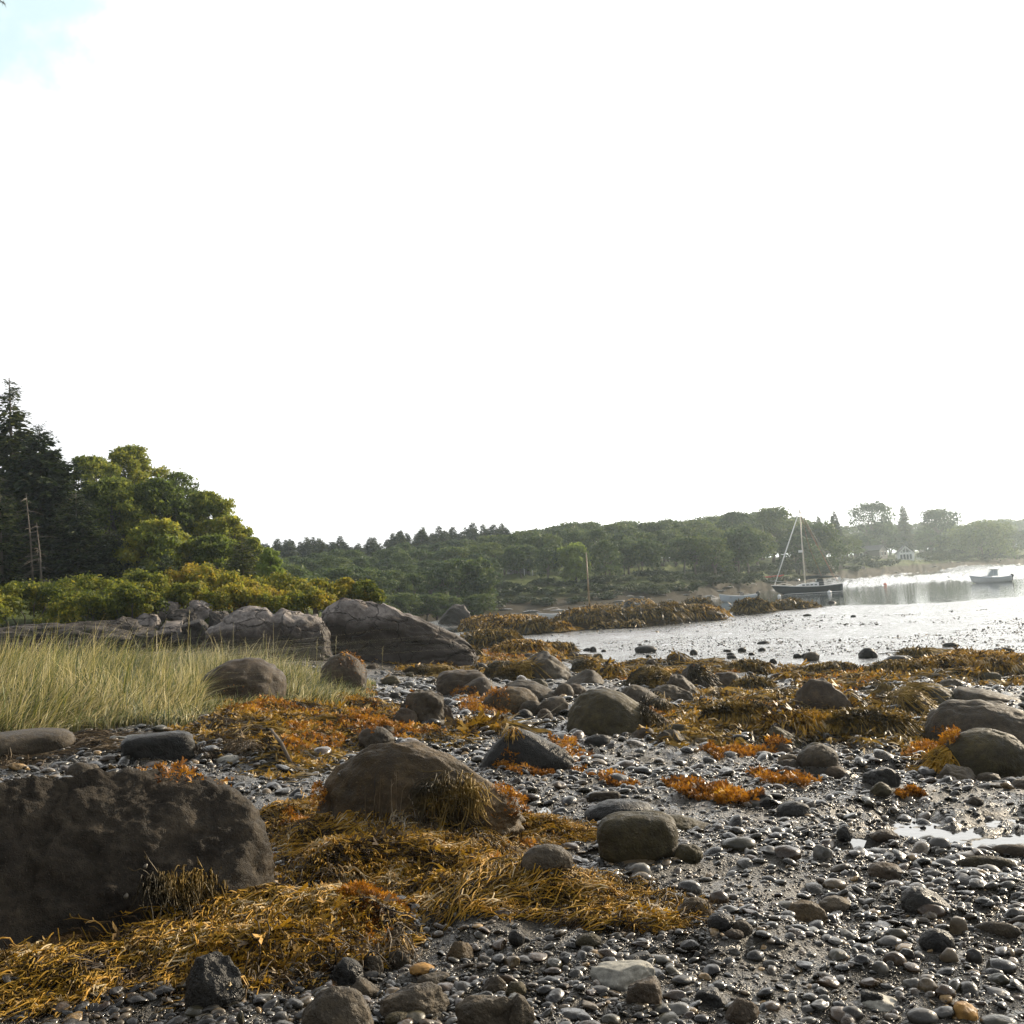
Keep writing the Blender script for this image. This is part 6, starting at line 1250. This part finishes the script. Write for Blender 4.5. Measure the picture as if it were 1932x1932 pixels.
mb.tube([[-4.2,0,1.3],[.5,0,11.1]],.014,3); mb.obj('standing_rigging',M['wire'],Y)
mb=MB(); mb.tube([[-3.3,.1,1.95],[-1.2,.1,7.0],[.45,.05,11.0]],.03,4); mb.tube([[-3.8,-.1,1.4],[-1.6,-.1,6.0],[.45,0,10.2]],.03,4); mb.tube([[-1.8,.1,2.0],[-.4,.1,6.0],[.45,.05,10.8]],.025,4); mb.obj('tan_halyards',M['rust'],Y)
mb=MB()
for s in (-1,1):
    P=top[::3].copy(); P[:,1]*=s*.97
    for z_ in (.28,.55): mb.tube(P+[0,0,z_],.012,3)
    for q in P: mb.tube([q,q+[0,0,.56]],.014,3)
mb.obj('lifelines',M['steel'],Y)
mb=MB(); P=top[-4:].copy(); P2=P[::-1].copy(); P2[:,1]*=-1; mb.tube(np.concatenate([P,P2])+[.1,0,.6],.025,4); mb.obj('bow_pulpit',M['steel'],Y)
mb=MB(); mb.box((-4.0,.55,1.75),(.25,.5,.45)); mb.tube([[-4.1,-.9,1.2],[-4.2,-.9,1.75],[-4.2,.9,1.75],[-4.1,.9,1.2]],.03,4); mb.obj('stern_pulpit',M['white'],Y)
mb=MB(); mb.tube([[2.2,0,1.2],[3.4,0,1.5],[4.6,0,1.35]],.05,5); mb.obj('club_boom',M['mast'],Y); Y.scale=(.93,.93,.98)
# cabin cruiser, bow left
Yc=vessel('motor_cruiser',1871,1094,150,math.pi+.10,'white cabin motorboat with a dark-roofed windscreen and outboard','motorboat')
A,FF,top=hull(5.8,2.2,.85,tr=.92,sheer=.35,overh=.10,draft=.15,keel=.5); mb=MB(); mb.add(A,FF); mb.obj('hull',M['white'],Yc,True)
mb=MB(); V,F=deckmesh(top,-.05); mb.add(V,F); mb.obj('deck',M['white'],Yc)
mb=MB(); P=top.copy(); P[:,2]-=.12; P[:,1]+=.03; mb.tube(P,.045,4); P=P.copy(); P[:,1]*=-1; mb.tube(P,.045,4); mb.obj('rub_rail',M['bluehull'],Yc)
cabin([(.0,.85,.35),(1.2,.75,.35),(2.1,.35,.10)],0,0,.80,'white',Yc,'cuddy_cabin')
ws=cabin([(-.9,.85,.95),(-.1,.84,.98),(.35,.80,.55),(.6,.7,.12)],0,0,1.05,'screen',Yc,'windscreen')
mb=MB(); mb.box((-.45,0,2.08),(1.3,1.6,.07)); mb.obj('roof',M['canvas'],Yc)
mb=MB(); 
for s in (-1,1):
    mb.tube([[-1.05,s*.78,.95],[-1.05,s*.78,2.05]],.03,4); mb.tube([[.62,s*.72,1.1],[.1,s*.78,2.05]],.03,4); mb.tube([[-.2,s*.82,1.05],[-.3,s*.78,2.05]],.025,4)
mb.obj('window_frame',M['white'],Yc)
def outboard(parent,x,z,s=1.0):
    o=bpy.data.objects.new('outboard_motor',None); COL.objects.link(o); o.parent=parent; o.location=(x,0,z)
    mb=MB(); V,F=ico(3); mb.add(V*np.array([.28,.2,.32])*s+[0,0,.45*s],F); mb.obj('cowl',M['black'],o,True); mb=MB(); mb.box((-.02,0,-.05),(.14*s,.12*s,.75*s)); mb.obj('shaft',M['black'],o)
outboard(Yc,-3.05,.55,.9); Yc.scale=(.80,.80,.80)
mb=MB(); P=top[11:].copy(); P2=P[::-1].copy(); P2[:,1]*=-1; mb.tube(np.concatenate([P,P2])*[1,.92,1]+[0,0,.35],.016,3); mb.obj('bow_rail',M['steel'],Yc)
# open skiff behind the islet
Ys=vessel('open_skiff',1394,1131,124,math.pi+.12,'pale blue open skiff with an outboard beside the islet','skiff')
A,FF,top=hull(4.0,1.6,.6,tr=.9,sheer=.35,overh=.08,draft=.1,keel=.5); mb=MB(); mb.add(A,FF); mb.obj('hull',M['bluehull'],Ys,True)
mb=MB(); mb.tube(top,.04,4); P=top.copy(); P[:,1]*=-1; mb.tube(P,.04,4); mb.obj('gunwale',M['white'],Ys)
mb=MB(); V,F=deckmesh(top,-.3,.9); mb.add(V,F); mb.obj('floor',M['shingle'],Ys)
mb=MB(); mb.box((-.4,0,.55),(.4,.5,.75)); mb.tube([[-.2,0,.9],[-.2,0,1.7]],.025,4); mb.obj('console',M['shingle'],Ys); outboard(Ys,-2.2,.35,.9)
for xx in (-1.4,1.0): mb=MB(); mb.box((xx,0,.48),(.25,1.35,.04)); mb.obj('seat',M['wood'],Ys)
# small white rowboat drawn up between reef and islet
def rowboat(px,py,d,yaw,lb,L=2.7,roll=0,mat='white'):
    o=vessel('rowboat',px,py,d,yaw,lb,'rowboat'); o.location.z=float(max(on(px,d)[2],-.05))+.02; o.rotation_euler[0]=roll
    A,FF,top=hull(L,1.2,.48,tr=.75,sheer=.3,overh=.06,draft=.05,keel=.6); mb=MB(); mb.add(A,FF); mb.obj('hull',M[mat],o,True)
    mb=MB(); V,F=deckmesh(top,-.28,.86); mb.add(V,F); mb.obj('floor',M['shingle'],o)
    mb=MB(); mb.tube(top,.03,4); P=top.copy(); P[:,1]*=-1; mb.tube(P,.03,4); mb.obj('gunwale',M['white'],o)
    for xx in (-.6,.25): mb=MB(); mb.box((xx,0,.36),(.2,1.0,.03)); mb.obj('seat',M['wood'],o)
rowboat(1042,1158,100,math.pi+.1,'small white rowboat afloat between the reef and the islet')
rowboat(1289,1130,93,.9,'tilted white dinghy showing its bow above the islet rocks',2.4,.35)
# small sloop behind the islet: only its mast stands clear
Y2=vessel('small_sloop',1122,1141,98,math.pi+.25,'small sloop behind the islet showing its bare wooden mast','sailboat')
A,FF,top=hull(5.2,1.7,.62,tr=.6,sheer=.25,overh=.12,draft=.15,keel=.6); mb=MB(); mb.add(A,FF); mb.obj('hull',M['white'],Y2,True); mb=MB(); V,F=deckmesh(top,-.04); mb.add(V,F); mb.obj('deck',M['mast'],Y2)
mb=MB(); mb.tube([[.5,0,.5],[.5,0,3],[.48,0,6.0]],[.085,.08,.045],7); ms=mb.obj('mast',M['wood'],Y2,True); mb=MB(); mb.tube([[.5,-.4,2.9],[.5,.4,2.9]],.03,4); mb.obj('spreader',M['wood'],ms); mb=MB(); mb.tube([[.4,0,1.1],[-1.8,0,1.1]],.05,5); mb.obj('boom',M['wood'],Y2)
# mooring buoys
for px,py,d,mt_,lb,sz in [(1565,1119,138,'white','white mooring buoy under the yacht stern',.42),(1470,1123,134,'white','white mooring buoy ahead of the yacht bow',.34),(1670,1104,168,'orange','orange mooring buoy on open water past the yacht',.42),(1789,1086,200,'white','first of two white buoys before the motorboat bow, nearer the yacht',.5),(1817,1086,200,'white','second of two white buoys, nearer the motorboat bow',.5)]:
    p=at_d(px,py,d); mb=MB(); sz*=.62; V,F=ico(3); V=V*np.array([1,1,.9])*sz; mb.add(V+[0,0,sz*.45],F); o=mb.obj('mooring_buoy',M[mt_],None,True); o.location=(float(p[0]),float(p[1]),0); mb=MB(); mb.tube([[0,0,sz*1.2],[0,0,sz*1.7]],.05,5); mb.obj('top_eye',M['steel'],o); tag(o,lb,'buoy','mooring buoys in the channel')
# a far gull and a spruce twig tip in the corner
p=at_d(1012,342,88); V=np.array([[0,0,0],[.35,0,.02],[-.35,0,.0],[0,.07,.05],[0,-.07,.05],[-.05,.55,.22],[.10,.5,.22],[-.12,1.0,.05],[-.05,-.55,.22],[.10,-.5,.22],[-.12,-1.0,.05],[0,0,-.07]])
F=[[1,3,11],[1,11,4],[2,11,3],[2,4,11],[1,4,3],[2,3,4],[3,6,5],[6,7,5],[4,8,9],[9,8,10],[3,1,6],[4,9,1]]
tag(link('gull',mesh('gull',V*.30,F,[M['black']]),None,p),'distant gull, a speck high in the white sky','bird')
p0=at_d(10,8,5.5); p1=at_d(-260,-160,5.9); mb=MB(); mb.tube([p1,(p0+p1)/2+[0,0,.03],p0],[.018,.010,.002],5); tw=mb.obj('spruce_branch',M['bark'],None,True); tag(tw,'tip of an overhanging spruce branch in the top corner','branch')
r=np.random.default_rng(4); n=900; T=r.random(n); P=p0*(1-T[:,None])+p1*T[:,None]; D=r.normal(0,1,(n,3)); D/=np.linalg.norm(D,axis=1)[:,None]; S=.022; U=np.cross(D,[0.3,0.8,.2])
V=np.stack([P-U*.0012,P+D*S,P+U*.0012],1).reshape(-1,3); link('needles',mesh('needles',V,np.arange(n*3).reshape(-1,3),[M['needle']],False,{'rnd':np.repeat(r.random(n),3)}),tw)

# ------------------------------------------------------------------ haze: the damp air over the cove
m=bpy.data.materials.new('damp_air'); m.use_nodes=True; t=m.node_tree; t.nodes.clear(); o_=N(t,'ShaderNodeOutputMaterial'); v=N(t,'ShaderNodeVolumePrincipled'); v.inputs['Color'].default_value=(.80,.94,1,1); v.inputs['Density'].default_value=.00034; v.inputs['Anisotropy'].default_value=.58; lk(t,v.outputs[0],o_.inputs['Volume'])
mb=MB(); mb.box((0,1500,12),(7400,3700,70)); hz=mb.obj('haze',m); tag(hz,kind='stuff')
